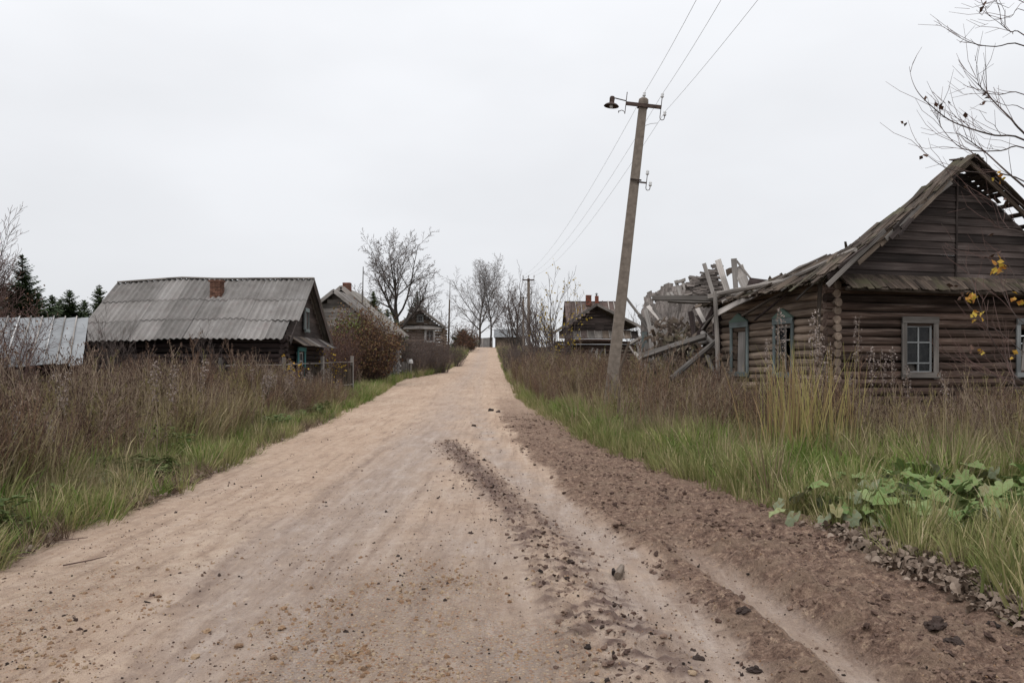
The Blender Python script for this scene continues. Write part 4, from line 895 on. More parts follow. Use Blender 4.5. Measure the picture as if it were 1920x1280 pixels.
mb = MB(); mb.bar(Vector(((xa + xb) / 2, 169.4, zc + .4)), Vector(((xa + xb) / 2 + .001, 167, zc + 2.1)), xb - xa, .08, UP); mb.build('rear_roof', M['board_dark'], hf)
mb = MB(); a, b, c_ = Vector((xa + .25, 165, zc + .3)), Vector((xa + .25, 169, zc + .3)), Vector((xa + .25, 167, zc + 1.95)); mb.face([a, b, c_]); mb.build('gable', M['board_dark'], hf)
ff = thing('board_fence', (-6, 176, 5), 'far pale grey board fence across the top of the road', 'fence')
x = (882 - 960) * 178 / F
while x < (924 - 960) * 178 / F:
    mb = MB(); gz = Hf(x, 178); mb.bar(Vector((x, 178, gz - .3)), Vector((x, 178, P(0, 633, 178).z + random.uniform(-.1, .1))), .24, .03, (0, -1, 0)); mb.build('board', M['plank_grey'], ff); x += .26

# ---------------------------------------------------------------- fences
def fence(name, label, pts, h, rails, pick, mat, pmat, jit=.1, pw=.09):
    f = thing(name, (pts[0][0], pts[0][1], Hf(*pts[0])), label, 'fence')
    for i in range(len(pts) - 1):
        a = Vector((*pts[i], 0)); b = Vector((*pts[i + 1], 0)); a.z = Hf(a.x, a.y); b.z = Hf(b.x, b.y); L = (b - a).length; d = (b - a) / L
        mb = MB(); mb.bar(b - UP * .2, b + UP * (h + .25), .12, .12, d); mb.build('post', mat, f)
        for r in rails: mb = MB(); mb.bar(a + UP * r * h, b + UP * r * h, .09, .04, UP, bow=.02); mb.build('rail', mat, f)
        s = .1
        while pick and s < L:
            p = a + d * s; hh = h * random.uniform(.78, 1.02); mb = MB(); mb.bar(p + Vector((0, -.05, 0)), p + Vector((random.uniform(-.06, .06), -.05, hh)), pw, .02, (0, -1, 0)); mb.build('picket', pmat, f); s += pick * random.uniform(.8, 1.4)
    return f
fence('picket_fence', 'grey weathered fence with sagging top rail between the weeds and the teal window', [(-12.0, 28.3), (-10.2, 28.9), (-8.25, 29.9), (-7.8, 34), (-7.35, 38)], 1.62, (.35, .98), .15, M['plank_grey'], M['plank_brown'])
fence('rail_fence', 'low dark fence of rails and boards in front of the metal shed', [(-19, 21.0), (-16, 21.6), (-13.4, 22.4), (-11.6, 23.4)], 1.25, (.4, .95), .22, M['plank_brown'], M['plank_brown'])
fence('broken_fence', 'short broken picket fence of dark boards beside the russet bush', [(-8.3, 60.2), (-7.9, 62.6)], 1.15, (.5,), .13, M['plank_grey'], M['plank_grey'])
wp = thing('woodpile', (-8.55, 58.6, Hf(-8.55, 58.6)), 'stacked pale birch firewood beside the house corner next to the russet bush', 'woodpile')
b = MB(); b.lathe((0, 0, 0), (0, 1, 0), [(0, .095), (.5, .09)], 7); fm = b.mesh('firewood', [M['birch_bark']])
for r in range(12):
    for k in range(6):
        o = bpy.data.objects.new('firewood', fm); link(o, wp); o.location = (-.5 + .19 * k + (.07 if r % 2 else 0) + random.uniform(-.02, .02), random.uniform(-.08, .08), .08 + .165 * r); o.rotation_euler = (random.uniform(-.06, .06), random.uniform(0, 6), random.uniform(-.1, .1))
po = thing('capped_post', (-7.55, 61.5, Hf(-7.55, 61.5)), 'short grey post with a pale round pot upside down on top', 'post')
mb = MB(); g = Hf(-7.55, 61.5); mb.tube([Vector((-7.55, 61.5, g - .1)), Vector((-7.53, 61.5, g + 1.1))], .09, 7); mb.build('shaft', M['plank_grey'], po)
mb = MB(); mb.lathe((-7.53, 61.5, g + 1.0), UP, [(0, .17), (.15, .17), (.32, .10)], 9); mb.build('pot', M['white_paint'], po)

# ---------------------------------------------------------------- power line
random.seed(3)
def insulator(parent, p, ax=UP, s=1.0):
    mb = MB(); mb.lathe(p, ax, [(0, .03 * s), (.03 * s, .045 * s), (.06 * s, .028 * s), (.085 * s, .042 * s), (.12 * s, .02 * s)], 9); return mb.build('insulator', M['porcelain'], parent, smooth=True)
DP = 20.5; pb = P(1138, 0, DP); pb.z = Hf(pb.x, pb.y); pt = P(1206, 196, DP)
lp = thing('lamp_post', pb, 'leaning concrete power post with a rusty street lamp, beside the road', 'lamp post')
ax = (pt - pb).normalized(); sd = Vector((ax.z, 0, -ax.x)).normalized()
mb = MB(); n_seg = 10
for k in range(1):
    mb.bar(pb - ax * .6, pt, .19, .18, (0, -1, 0), wa=.30)
mb.build('shaft', M['concrete'], lp)
mb = MB(); mb.lathe(pt, ax, [(-.02, .125), (.05, .13), (.12, .12), (.16, .07)], 10); mb.build('cap', M['concrete'], lp)
mb = MB(); mb.lathe(pt + ax * .14, ax, [(0, .012), (.10, .012)], 6); mb.build('pin', M['iron'], lp); i1 = insulator(lp, pt + ax * .2, ax)
arm = pt - ax * .06 + Vector((0, -.12, 0))
mb = MB(); mb.bar(arm - sd * .44, arm + sd * .44, .05, .085, ax); mb.build('crossarm', M['iron'], lp)
mb = MB(); mb.bar(arm - sd * .13 + Vector((0, .12, .0)), arm + sd * .13 + Vector((0, .12, 0)), .27, .03, ax); mb.build('collar', M['iron'], lp)
def hook(c, h0, h1, w_, out):
    pts = [c + ax * h1] + [c - ax * h0] + [c - ax * h0 + sd * w_ * (1 - math.cos(a)) / 2 * out - ax * (w_ / 2 * math.sin(a)) for a in (.8, 1.57, 2.4, 3.14)] + [c - ax * (h0 - .06) + sd * w_ * out]
    mb = MB(); mb.tube(pts, .010, 5); mb.build('hook', M['iron'], lp); return pts
e = arm + sd * .43; hp = hook(e, .26, .24, .11, 1); i2 = insulator(lp, e + ax * .24, ax); i3 = insulator(lp, hp[-1], ax)
e = arm - sd * .44; hook(e, .26, .28, -.16, 1)
lam = e + ax * .09 - sd * .35
mb = MB(); mb.tube([e + ax * .06, e + ax * .10 - sd * .30], .014, 6); mb.build('lamp_arm', M['iron'], lp)
mb = MB(); mb.lathe(lam, -ax, [(-.04, .05), (.0, .065), (.10, .06), (.125, .07), (.16, .15), (.20, .19), (.205, .185), (.17, .12)], 16); ls = mb.build('lamp_shade', M['iron'], lp, smooth=False)
mb = MB(); mb.lathe(lam, -ax, [(.15, .03), (.2, .05), (.25, .03)], 10); mb.build('bulb', M['porcelain'], ls)
c2 = P(1192, 337, DP - .13)
mb = MB(); mb.bar(c2 - sd * .14, c2 + sd * .14, .03, .035, ax); mb.bar(c2 + sd * .05 - ax * .05, c2 + sd * .28 - ax * .05, .035, .035, ax); mb.build('bracket', M['iron'], lp)
e = c2 + sd * .27 - ax * .05; hp2 = hook(e, .13, .2, .1, 1); insulator(lp, e + ax * .2, ax); insulator(lp, hp2[-1], ax)
def far_post(px, d, topy, label):
    b = P(px, 0, d); b.z = Hf(b.x, b.y); t = P(px - 1.0, topy, d); o = thing('power_post', b, label, 'power post', 'power posts up the road')
    mb = MB(); mb.bar(b - UP * .3, t, .19, .17, (0, -1, 0), wa=.26); mb.build('shaft', M['concrete'], o)
    mb = MB(); mb.bar(t + Vector((-.42, -.12, -.12)), t + Vector((.42, -.12, -.12)), .05, .09, UP); mb.build('crossarm', M['iron'], o)
    ins = []
    for x in (-.4, 0, .4): mb = MB(); mb.tube([t + Vector((x, -.12, -.12)), t + Vector((x, -.12, .1))], .012, 4); mb.build('pin', M['iron'], o); insulator(o, t + Vector((x, -.12, .1)), UP, 1.3); ins.append(t + Vector((x, -.12, .18)))
    return ins
f1 = far_post(992, 60, 522, 'nearer of two distant concrete power posts right of the road')
f2 = far_post(982, 97, 556, 'farther of two distant concrete power posts right of the road')
def wire(a, b, sag, label):
    mb = MB(); n_ = 24; mb.tube([Vector(a).lerp(Vector(b), i / n_) - UP * (4 * sag * (i / n_) * (1 - i / n_)) for i in range(n_ + 1)], .0042, 4)
    o = mb.build('power_wire', M['wire'], None); tag(o, label, 'wire', 'overhead power wires'); return o
s1 = pt + ax * .3; s2 = arm + sd * .43 + ax * .34; s3 = hp[-1] + ax * .1
names = ('upper left', 'middle', 'lower right')
backs = (P(1285, 0, 15.0), P(1330, 0, 14.8), P(1392, 0, 13.7))
for i, (a, bk, ft) in enumerate(((s1, backs[0], f1[0]), (s2, backs[1], f1[1]), (s3, backs[2], f1[2]))):
    dirv = (bk - a); end = a + dirv * (36 / 6.2); end.z = a.z + .1
    wire(a, end, .9, f'thin overhead wire, {names[i]} of the three above the lamp post'); wire(a, ft, .75, f'thin overhead wire, {names[i]} of three running from lamp post to distant post')
for i in range(3): wire(f1[i], f2[i], .4, ('left', 'middle', 'right')[i] + ' one of three thin wires strung between the two distant power posts')
mb = MB(); mb.tube([P(1209, 236, DP - .1), P(1220, 232, DP - .05), P(1233, 231, DP)], .006, 4); mb.build('jumper_wire', M['wire'], lp)

# masts and stick
for (px, d, y0, y1, y2, lab) in ((843, 92, 648, 562, 525, 'tall dark wooden mast with thin upper rod beside the cottage'), (680, 60, 640, 545, 500, 'thin grey mast rising behind the long roofed house')):
    a = P(px - 3, 0, d); a.z = Hf(a.x, a.y); o = thing('mast', a, lab, 'mast')
    mb = MB(); mb.tube([a, P(px, y1, d)], [.13, .09] if d > 80 else [.08, .06], 6); mb.build('pole', M['plank_brown'] if d > 80 else M['plank_grey'], o)
    mb = MB(); mb.tube([P(px, y1 + 6, d), P(px + 1, y2, d)], [.045, .03], 5); mb.build('rod', M['plank_grey'], o)
a = P(1157, 0, 18.6); a.z = Hf(a.x, a.y); o = thing('leaning_stick', a, 'dark crooked stick leaning in the weeds at the foot of the lamp post', 'stick')
mb = MB(); mb.tube([a, P(1163, 690, 18.5), P(1180, 640, 18.4)], [.04, .035, .025], 6); mb.build('shaft', M['plank_brown'], o)
# ---------------------------------------------------------------- trees
random.seed(77)
def rvec(s=1.0): return Vector((random.uniform(-s, s), random.uniform(-s, s), random.uniform(-s, s)))
def grow(mb_t, mb_c, p, d, L, r, lev, maxlev, o, tips):
    n = max(3, int(o['seg'][min(lev, len(o['seg']) - 1)])); pts = [p.copy()]; rad = [r]; dd = d.normalized(); st = L / n
    for i in range(n):
        dd = (dd + rvec(o['wob']) * (1 + lev * .3) + UP * o['trop'][min(lev, len(o['trop']) - 1)]).normalized(); p = p + dd * st; pts.append(p.copy()); rad.append(max(o['rmin'], r * (1 - (i + 1) / n * o['taper'])))
    (mb_t if lev < o['tl'] else mb_c).tube(pts, rad, 7 if lev == 0 else (5 if lev == 1 else (4 if lev == 2 and o.get('fine') else 3)), cap=False)
    if lev == maxlev: tips.append((pts[-1], dd)); tips.append((pts[len(pts) // 2], dd)); return
    k = o['kids'][lev]; t0 = o['start'][lev]
    for j in range(k):
        t = t0 + (1 - t0) * (j + random.random()) / k; f = t * n; i = min(n - 1, int(f)); q = pts[i].lerp(pts[i + 1], f - i); ax = (pts[i + 1] - pts[i]).normalized()
        az = j * 2.4 + random.uniform(-.6, .6); sd = ax.orthogonal().normalized(); sd = Matrix.Rotation(az, 3, ax) @ sd
        an = R(random.uniform(*o['ang'][lev])); nd = ax * math.cos(an) + sd * math.sin(an)
        grow(mb_t, mb_c, q, nd, L * o['len'][lev] * random.uniform(.65, 1.1) * (1.15 - o['fall'] * t), max(o['rmin'], rad[i] * o['rk']), lev + 1, maxlev, o, tips)
TREE = dict(seg=(9, 7, 5, 4, 3), wob=.11, trop=(.03, .05, .04, .02), rmin=.006, taper=.82, tl=2, kids=(9, 8, 7, 6), start=(.28, .22, .2, .15), ang=((28, 55), (28, 55), (25, 60), (25, 60)), len=(.62, .55, .5, .5), fall=.55, rk=.62)
LF = [(0, (0.10, 0.045, 0.022)), (.4, (0.16, 0.085, 0.03)), (.7, (0.22, 0.12, 0.035)), (1, (0.10, 0.10, 0.035))]
M['leaf_russet'] = leafy('leaf_russet', [(0, (0.055, 0.026, 0.018)), (.45, (0.11, 0.052, 0.030)), (.75, (0.15, 0.085, 0.04)), (1, (0.12, 0.10, 0.035))])
M['leaf_green'] = leafy('leaf_green', [(0, (0.06, 0.09, 0.02)), (.6, (0.12, 0.16, 0.03)), (1, (0.24, 0.20, 0.03))])
M['leaf_yellow'] = leafy('leaf_yellow', [(0, (0.30, 0.20, 0.03)), (.5, (0.45, 0.32, 0.05)), (1, (0.34, 0.14, 0.03))], trans=.3)
M['leaf_brown'] = leafy('leaf_brown', [(0, (0.05, 0.028, 0.02)), (.6, (0.10, 0.055, 0.038)), (1, (0.17, 0.10, 0.05))])
def leaf(mb, p, s, m=0, el=None):
    a = rvec().normalized(); b = a.orthogonal().normalized(); b = Matrix.Rotation(random.uniform(0, 6.28), 3, a) @ b; u = random.random(); c = a.cross(b)
    mb.face([p, p + b * s * .5 + c * s * .38 + a * s * .1, p + b * s, p + b * s * .5 - c * s * .38 + a * s * .1], [(u, 0)] * 4, m)
def bare_tree(name, base, h, r, label, o=None, mats=('bark', 'twig'), maxlev=3, lean=(0, 0), leaves=0, leafm='leaf_brown', group='bare trees', trunks=1, cat='tree', lsz=.1):
    random.seed(sum(map(ord, label))); cfg = dict(TREE); cfg.update(o or {}); t = thing(name, base, label, cat, group); a, b = MB(), MB(); tips = []
    for k in range(trunks):
        d = Vector((lean[0] + (random.uniform(-.3, .3) if trunks > 1 else 0), lean[1] + (random.uniform(-.2, .2) if trunks > 1 else 0), 1)); bb = Vector(base) - UP * .15 + (rvec(.25) if k else Vector((0, 0, 0))); bb.z = base[2] - .15
        grow(a, b, bb, d, h * (1 if k == 0 else random.uniform(.65, .95)), r * (1 if k == 0 else .7), 0, maxlev, cfg, tips)
    a.build('trunk', M[mats[0]], t); c = b.build('crown', M[mats[1]], t)
    if leaves:
        lb = MB()
        for i in range(leaves): q, _ = random.choice(tips); leaf(lb, q + rvec(.15), lsz * random.uniform(.6, 1.2))
        lb.build('leaves', M[leafm], t)
    return t
def at(px, d, dy=0): p = P(px, 0, d); return Vector((p.x, p.y + dy, Hf(p.x, p.y + dy)))
bare_tree('bare_tree', at(748, 84), 9.2, .36, 'big spreading bare tree with forked trunk behind the long roofed house', dict(kids=(15, 9, 6, 4), start=(.34, .25, .15, .1), ang=((42, 66), (28, 52), (25, 60), (25, 60)), len=(.92, .5, .5, .5), trop=(.02, .10, .06, .03), rmin=.013, tl=3), maxlev=4)
bare_tree('bare_tree', at(812, 96), 7.5, .14, 'smaller bare tree right beside the cottage, under the big one', dict(start=(.12, .15, .15, .1), kids=(9, 7, 6, 5), rmin=.014))
bare_tree('bare_tree', at(838, 104), 6.0, .10, 'thin low bare tree between the cottage and its mast', dict(start=(.12, .15, .15, .1), kids=(8, 6, 5, 5), rmin=.012))
bare_tree('birch_tree', at(898, 174), 15.0, .28, 'tall bare birch at the top of the road, full rounded crown', dict(kids=(17, 10, 7, 3), start=(.18, .15, .1, .1), ang=((30, 58), (22, 48), (20, 45), (20, 50)), len=(.74, .52, .45, .5), trop=(.02, .10, .06, -.02), rmin=.017, fall=.6), ('bark', 'birch_twig'), 4, group='birches on the crest')
bare_tree('birch_tree', at(920, 178), 15.2, .24, 'tall bare birch with narrow crown just right of the rounder birch', dict(kids=(15, 9, 7, 3), start=(.3, .1, .1, .1), ang=((24, 46), (20, 40), (20, 45), (20, 50)), len=(.52, .5, .5, .5), trop=(.02, .08, .05, -.03), rmin=.017, fall=.6), ('bark', 'birch_twig'), 4, group='birches on the crest')
bare_tree('birch_tree', at(880, 190), 9, .14, 'low thin birch on the crest left of the tall ones', dict(kids=(10, 7, 6, 5), start=(.2, .1, .1, .1), ang=((20, 38), (20, 40), (20, 45), (20, 50)), len=(.45, .5, .5, .5), rmin=.02), ('bark', 'birch_twig'), 3, group='birches on the crest')
bare_tree('bare_tree', at(966, 118), 9.5, .20, 'dark bare tree with leaning stems beside the distant posts', dict(kids=(8, 8, 6, 5), start=(.15, .15, .15, .1), ang=((25, 50), (28, 50), (25, 60), (25, 60)), rmin=.014, trop=(.01, .06, .04, .02)), trunks=3, lean=(-.22, 0))
bare_tree('bare_tree', at(985, 110), 8.0, .13, 'slender bare tree right behind the distant power posts', dict(kids=(10, 6, 6, 5), start=(.2, .15, .15, .1), rmin=.013, ang=((20, 40), (25, 45), (25, 60), (25, 60))), lean=(.05, 0), trunks=2)
for i, (px, d, h, lab, lv) in enumerate(((1004, 54, 5.6, 'thin-stemmed bare shrub tree just right of the nearer distant post', 0), (1022, 50, 6.3, 'tallest thin-stemmed bare shrub tree left of the rusty roof', 0), (1042, 52, 5.8, 'bare shrub tree with orange leaves in front of the rusty roof', 260), (1056, 56, 4.4, 'low bare shrub tree touching the dark house roof', 60))):
    bare_tree('shrub_tree', at(px, d), h, .07, lab, dict(kids=(9, 5, 4, 3), start=(.12, .15, .15, .1), ang=((12, 30), (18, 36), (20, 45), (25, 50)), rmin=.0075, len=(.5, .5, .5, .5), trop=(.02, .07, .04, .0)), ('twig', 'twig'), 2, trunks=5, leaves=lv, leafm='leaf_yellow', group='shrub trees right of the road', lsz=.16)
bare_tree('bare_tree', at(-40, 33), 5.6, .11, 'bare reddish tree at the left edge above the metal shed', dict(kids=(14, 9, 7, 5), start=(.1, .12, .12, .1), ang=((18, 36), (18, 36), (25, 45), (25, 50)), rmin=.007, trop=(.01, .10, .07, .04)), ('bark', 'twig_red'), 3, trunks=3, lean=(-.12, 0))
bare_tree('bare_shrub', at(12, 24.5), 3.6, .05, 'reddish bare shrub hiding the left end of the metal roof', dict(kids=(8, 6, 5, 4), start=(.1, .1, .1, .1), rmin=.0045, ang=((20, 45), (25, 50), (25, 55), (25, 55))), ('twig_red', 'twig_red'), 3, trunks=5, leaves=700, leafm='leaf_russet', group='bare shrubs by the left houses', cat='shrub', lsz=.07)
bare_tree('bare_shrub', at(60, 22.0), 2.6, .03, 'sparse bare shrub with hanging leaves in front of the metal roof', dict(kids=(7, 5, 4, 3), start=(.15, .1, .1, .1), rmin=.004, ang=((25, 60), (25, 55), (25, 55), (25, 55))), ('twig_red', 'twig_red'), 2, trunks=5, leaves=110, leafm='leaf_brown', group='bare shrubs by the left houses', cat='shrub', lsz=.08)
bare_tree('bare_shrub', at(212, 27.5), 2.9, .03, 'thin bare sapling clump in front of the corrugated roof', dict(kids=(6, 5, 4, 3), start=(.2, .1, .1, .1), rmin=.0045, ang=((10, 25), (15, 35), (25, 55), (25, 55))), ('twig', 'twig'), 2, trunks=9, group='bare shrubs by the left houses', cat='shrub')
bare_tree('bare_shrub', at(400, 28.5), 2.5, .025, 'thin bare sapling below the brick chimney of the slate house', dict(kids=(6, 5, 4, 3), start=(.2, .1, .1, .1), rmin=.0045, ang=((12, 30), (18, 40), (25, 55), (25, 55))), ('twig', 'twig'), 2, trunks=4, group='bare shrubs by the left houses', cat='shrub')
bare_tree('bare_tree', at(1195, 62), 4.6, .07, 'low bare thicket tree behind the collapsed barn', dict(kids=(8, 6, 5, 4), start=(.1, .1, .1, .1), rmin=.010), ('twig', 'birch_twig'), 2, trunks=7)

def spruce(px, d, topy, wid, label, full=1.0):
    b = at(px, d); top = P(px, topy, d).z; h = top - b.z; t = thing('spruce_tree', b, label, 'tree', 'dark spruces behind the houses'); a, c = MB(), MB(); a.tube([b - UP * .2, b + UP * h], [.16, .02], 6); a.build('trunk', M['bark'], t)
    z0_ = .06 * h
    while z0_ < h * .985:
        n = max(5, int(13 * full))
        for j in range(n):
            z = z0_ + random.uniform(-.035, .035) * h; z = min(max(z, .02 * h), h * .985); k = 1 - z / h; L = wid * 1.35 * (k ** .7) * random.uniform(.6, 1.15)
            az = random.uniform(0, 6.28); el = .22 - .40 * k + random.uniform(-.2, .25); d_ = Vector((math.cos(az) * math.cos(el), math.sin(az) * math.cos(el), math.sin(el))); p = b + UP * z; Lj = L * random.uniform(.7, 1.1); u = random.random()
            m_ = max(4, int(Lj * 8))
            for i in range(m_):
                f = (i + .5) / m_; q = p + d_ * Lj * f + UP * (Lj * .22 * f * f); s_ = (Lj * .24 * (1.15 - f) + .17) * min(1, .3 + 1.6 * k); side_ = d_.cross(UP).normalized()
                for sg in (-1, 1):
                    e = q + d_ * s_ * .8 + side_ * sg * s_ * random.uniform(.7, 1.2) + UP * random.uniform(-.16, .04) * s_ * 3; w_ = s_ * .55
                    c.face([q, q + d_ * w_ + UP * w_ * .3, e], [(min(1, u * .7 + random.random() * .3), 0)] * 3)
                c.face([q - side_ * .10, q + side_ * .10, q + d_ * s_ - UP * .05], [(u, 0)] * 3)
        z0_ += h * random.uniform(.022, .034)
    c.build('crown', M['needle'], t)
for a in ((42, 46, 476, 2.1, 'tallest dark spruce above the metal shed at the left edge'), (98, 58, 552, 1.8, 'slim pale spruce right of the tallest spruce'), (130, 52, 543, 2.0, 'bushy dark spruce above the metal shed'), (186, 50, 533, 1.6, 'pointed spruce touching the left end of the slate roof'), (158, 56, 562, 1.8, 'short spruce between the two pointed ones'), (10, 50, 535, 2.0, 'spruce at the very left edge, half out of frame'), (72, 54, 548, 1.9, 'lower spruce tucked against the right side of the tallest one'), (112, 66, 560, 2.0, 'farther spruce filling the gap above the metal shed'),
          (700, 66, 545, 1.5, 'spruce behind the long grey roof, left of the big bare tree'), (726, 70, 578, 1.7, 'low spruce at the foot of the big bare tree'), (782, 100, 545, 2.0, 'pointed spruce directly behind the cottage roof'), (868, 150, 616, 2.2, 'small round conifer on the crest left of the road')): spruce(*a)

def bush(name, px, d, w_, h, n, nl, label, lm, group, lsz=.075, stem='twig_red', depth=None, gpatch=None, cat='bush', xy=None):
    b = at(px, d) if xy is None else Vector((xy[0], xy[1], Hf(*xy))); t = thing(name, b, label, cat, group); a, c, g2 = MB(), MB(), MB(); depth = depth or w_
    pts_all = []
    for i in range(n):
        an = random.uniform(0, 6.28); rr = math.sqrt(random.random()); x, y = math.cos(an) * rr * w_ / 2, math.sin(an) * rr * depth / 2
        top = b + Vector((x * 1.0, y * 1.0, h * (1 - .35 * rr ** 2.5) * random.uniform(.72, 1.03))); p0 = b + Vector((x * .55, y * .55, -.05)); mid = p0.lerp(top, .5) + Vector((x * .12, y * .12, 0)) + rvec(.1)
        p3 = top + Vector((x * .12, y * .12, -.02)) + rvec(.08)
        pts = [p0, p0.lerp(mid, .5) + rvec(.05), mid, mid.lerp(top, .5) + rvec(.06), p3]; a.tube(pts, [.014, .012, .009, .006, .004], 3, cap=False)
        for k in range(9):
            f = random.uniform(.2, 1); s = f * 4; j = min(3, int(s)); q = pts[j].lerp(pts[j + 1], s - j); e = q + Vector((random.uniform(-.35, .35), random.uniform(-.35, .35), random.uniform(.05, .4))) * (h / 3.5 + .35); a.tube([q, q.lerp(e, .5) + rvec(.03), e], [.005, .0045, .003], 3, cap=False); pts_all += [q, q.lerp(e, .5), e, e]
    for i in range(nl):
        q = random.choice(pts_all) + rvec(.09); gp = gpatch and ((q - b) - Vector(gpatch[0])).length < gpatch[1] * random.uniform(.5, 1.2)
        leaf(g2 if gp and random.random() < .7 else c, q, lsz * random.uniform(.6, 1.25))
    a.build('stems', M[stem], t)
    if nl: c.build('leaves', M[lm], t)
    if g2.f: g2.build('leaves', M['leaf_green'], t)
    return t
bush('russet_bush', 679, 50, 4.4, 4.8, 400, 12500, 'large russet bush with a green leafy patch in front of the long roofed house', 'leaf_russet', 'bushes left of the road', .12, gpatch=((-.6, -1.7, 3.7), 1.05))
bush('russet_bush', 634, 46, 2.6, 3.7, 130, 2600, 'lower russet bush between the teal window and the larger one', 'leaf_russet', 'bushes left of the road')
bush('yellow_shrub', 602, 35.4, 1.9, 2.25, 60, 480, 'small shrub with bright yellow leaves next to the teal window', 'leaf_yellow', 'yellow shrubs by the fence', .11)
bush('yellow_shrub', 546, 29.4, .9, 1.85, 20, 130, 'small shrub with orange yellow leaves left of the teal window', 'leaf_yellow', 'yellow shrubs by the fence', .11)
for (px, d, w_, h, lab) in ((772, 64, 3.0, 3.6, 'dark brown bush below the cottage, nearest the russet bush'), (799, 67, 3.4, 3.3, 'brown bush below the cottage window'), (822, 69.5, 2.9, 2.9, 'rounded brown bush at the road bend'), (790, 76, 3.8, 4.0, 'brown bush hugging the cottage wall'), (850, 88, 2.8, 2.5, 'brown bush beside the mast left of the road')):
    bush('brown_bush', px, d, w_, h, 120, 900, lab, 'leaf_brown', 'brown bushes below the cottage', .07, 'twig')
bush('green_bush', 855, 108, 3.4, 1.6, 70, 1500, 'low fresh green bush on the left bank of the rising road', 'leaf_green', None, .10, 'twig')
bush('yellow_bush', 872, 140, 5.0, 4.6, 90, 2200, 'rounded yellow brown bush at the crest left of the road', 'leaf_russet', None, .2, 'twig')
bush('green_bush', 1068, 50, 1.5, 1.4, 60, 1300, 'dark green bush beside the dark board house', 'leaf_green', None, .08, 'twig')
for i, (px, d, w_, h, lab) in enumerate(((965, 66, 2.2, 2.2, 'brown bush at the right road edge farther up'), (990, 58, 2.6, 2.6, 'brown bush at the foot of the nearer distant post'), (1015, 48, 2.6, 2.4, 'brown bush under the thin-stemmed shrub trees'), (1045, 46, 2.2, 2.2, 'brown bush left of the dark board house'), (975, 84, 2.6, 2.4, 'brown bush below the far leaning tree'), (955, 104, 3.0, 2.4, 'farthest brown bush right of the road'))):
    bush('brown_bush', px, d, w_, h, 110, 600, lab, 'leaf_brown', 'brown bushes right of the road', .06, 'twig')

# ---------------------------------------------------------------- the near tree, only its twigs reach into view at the right edge
random.seed(99)
tb = Vector((6.5, 8.6, Hf(6.5, 8.6))); nt = thing('apple_tree', tb, 'bare tree reaching long thin twigs with few withered leaves in from the right', 'tree')
a, b, lb, ly = MB(), MB(), MB(), MB(); tr = [tb - UP * .2, tb + Vector((-.1, 0, 1.2)), tb + Vector((-.05, -.1, 2.6)), tb + Vector((.1, 0, 4.2)), tb + Vector((.3, .1, 6.2))]; a.tube(tr, [.13, .11, .09, .06, .03], 8)
def q8(L): return [(1660 + x / 4, y / 4) for (x, y) in L]
def q2(L): return [(1460 + x / 2.56, 270 + y / 2.56) for (x, y) in L]
BR = [(q8([(1040, 1050), (820, 1015), (640, 965), (480, 900), (350, 800), (250, 700), (200, 600), (180, 500)]), 8.0, .010), (q8([(1040, 1110), (870, 1130), (650, 1130), (540, 1090), (430, 970), (390, 880), (365, 830)]), 8.3, .008),
      (q8([(1040, 1000), (940, 890), (830, 780), (760, 700), (680, 620), (590, 530)]), 7.7, .011), (q8([(1040, 345), (830, 350), (690, 335), (570, 290), (460, 220)]), 8.1, .008), (q8([(1040, 710), (860, 710), (740, 690), (690, 600), (640, 500)]), 8.4, .006),
      (q8([(1040, 265), (940, 240), (850, 170), (750, 100)]), 7.8, .007), (q8([(1040, 80), (940, 130), (810, 145)]), 8.2, .005), (q8([(1040, 20), (840, 0), (780, 50), (710, 70)]), 8.0, .005), (q8([(1040, 820), (900, 790), (790, 740), (630, 640)]), 8.2, .005),
      (q8([(1040, 1400), (900, 1280), (770, 1160), (680, 1090), (560, 1010), (490, 1000)]), 7.6, .011), (q2([(1178, 180), (1060, 140), (980, 90), (905, 20), (850, 5)]), 8.0, .008), (q2([(1178, 300), (1000, 150), (830, 125), (720, 60), (675, 0)]), 8.2, .008),
      (q2([(1178, 430), (1060, 400), (980, 300), (920, 210)]), 7.9, .007), (q2([(1178, 1150), (1100, 1060), (1020, 930), (960, 760), (900, 590), (820, 490)]), 7.8, .007), (q2([(1178, 1140), (1000, 1110), (870, 1060), (780, 975)]), 7.6, .006),
      (q2([(1178, 700), (1080, 560), (900, 540), (780, 380)]), 8.3, .005), (q2([(1178, 420), (1050, 290), (930, 240), (820, 170)]), 8.4, .005), (q2([(1178, 1000), (1060, 900), (990, 860), (900, 760)]), 8.1, .005), (q2([(1178, 1180), (1060, 1120), (960, 1100), (870, 1120)]), 7.5, .005), (q2([(1178, 860), (1100, 760), (1060, 640), (1030, 560)]), 8.0, .005), (q2([(1178, 1230), (1120, 1090), (1080, 980), (1060, 850)]), 7.7, .005)]
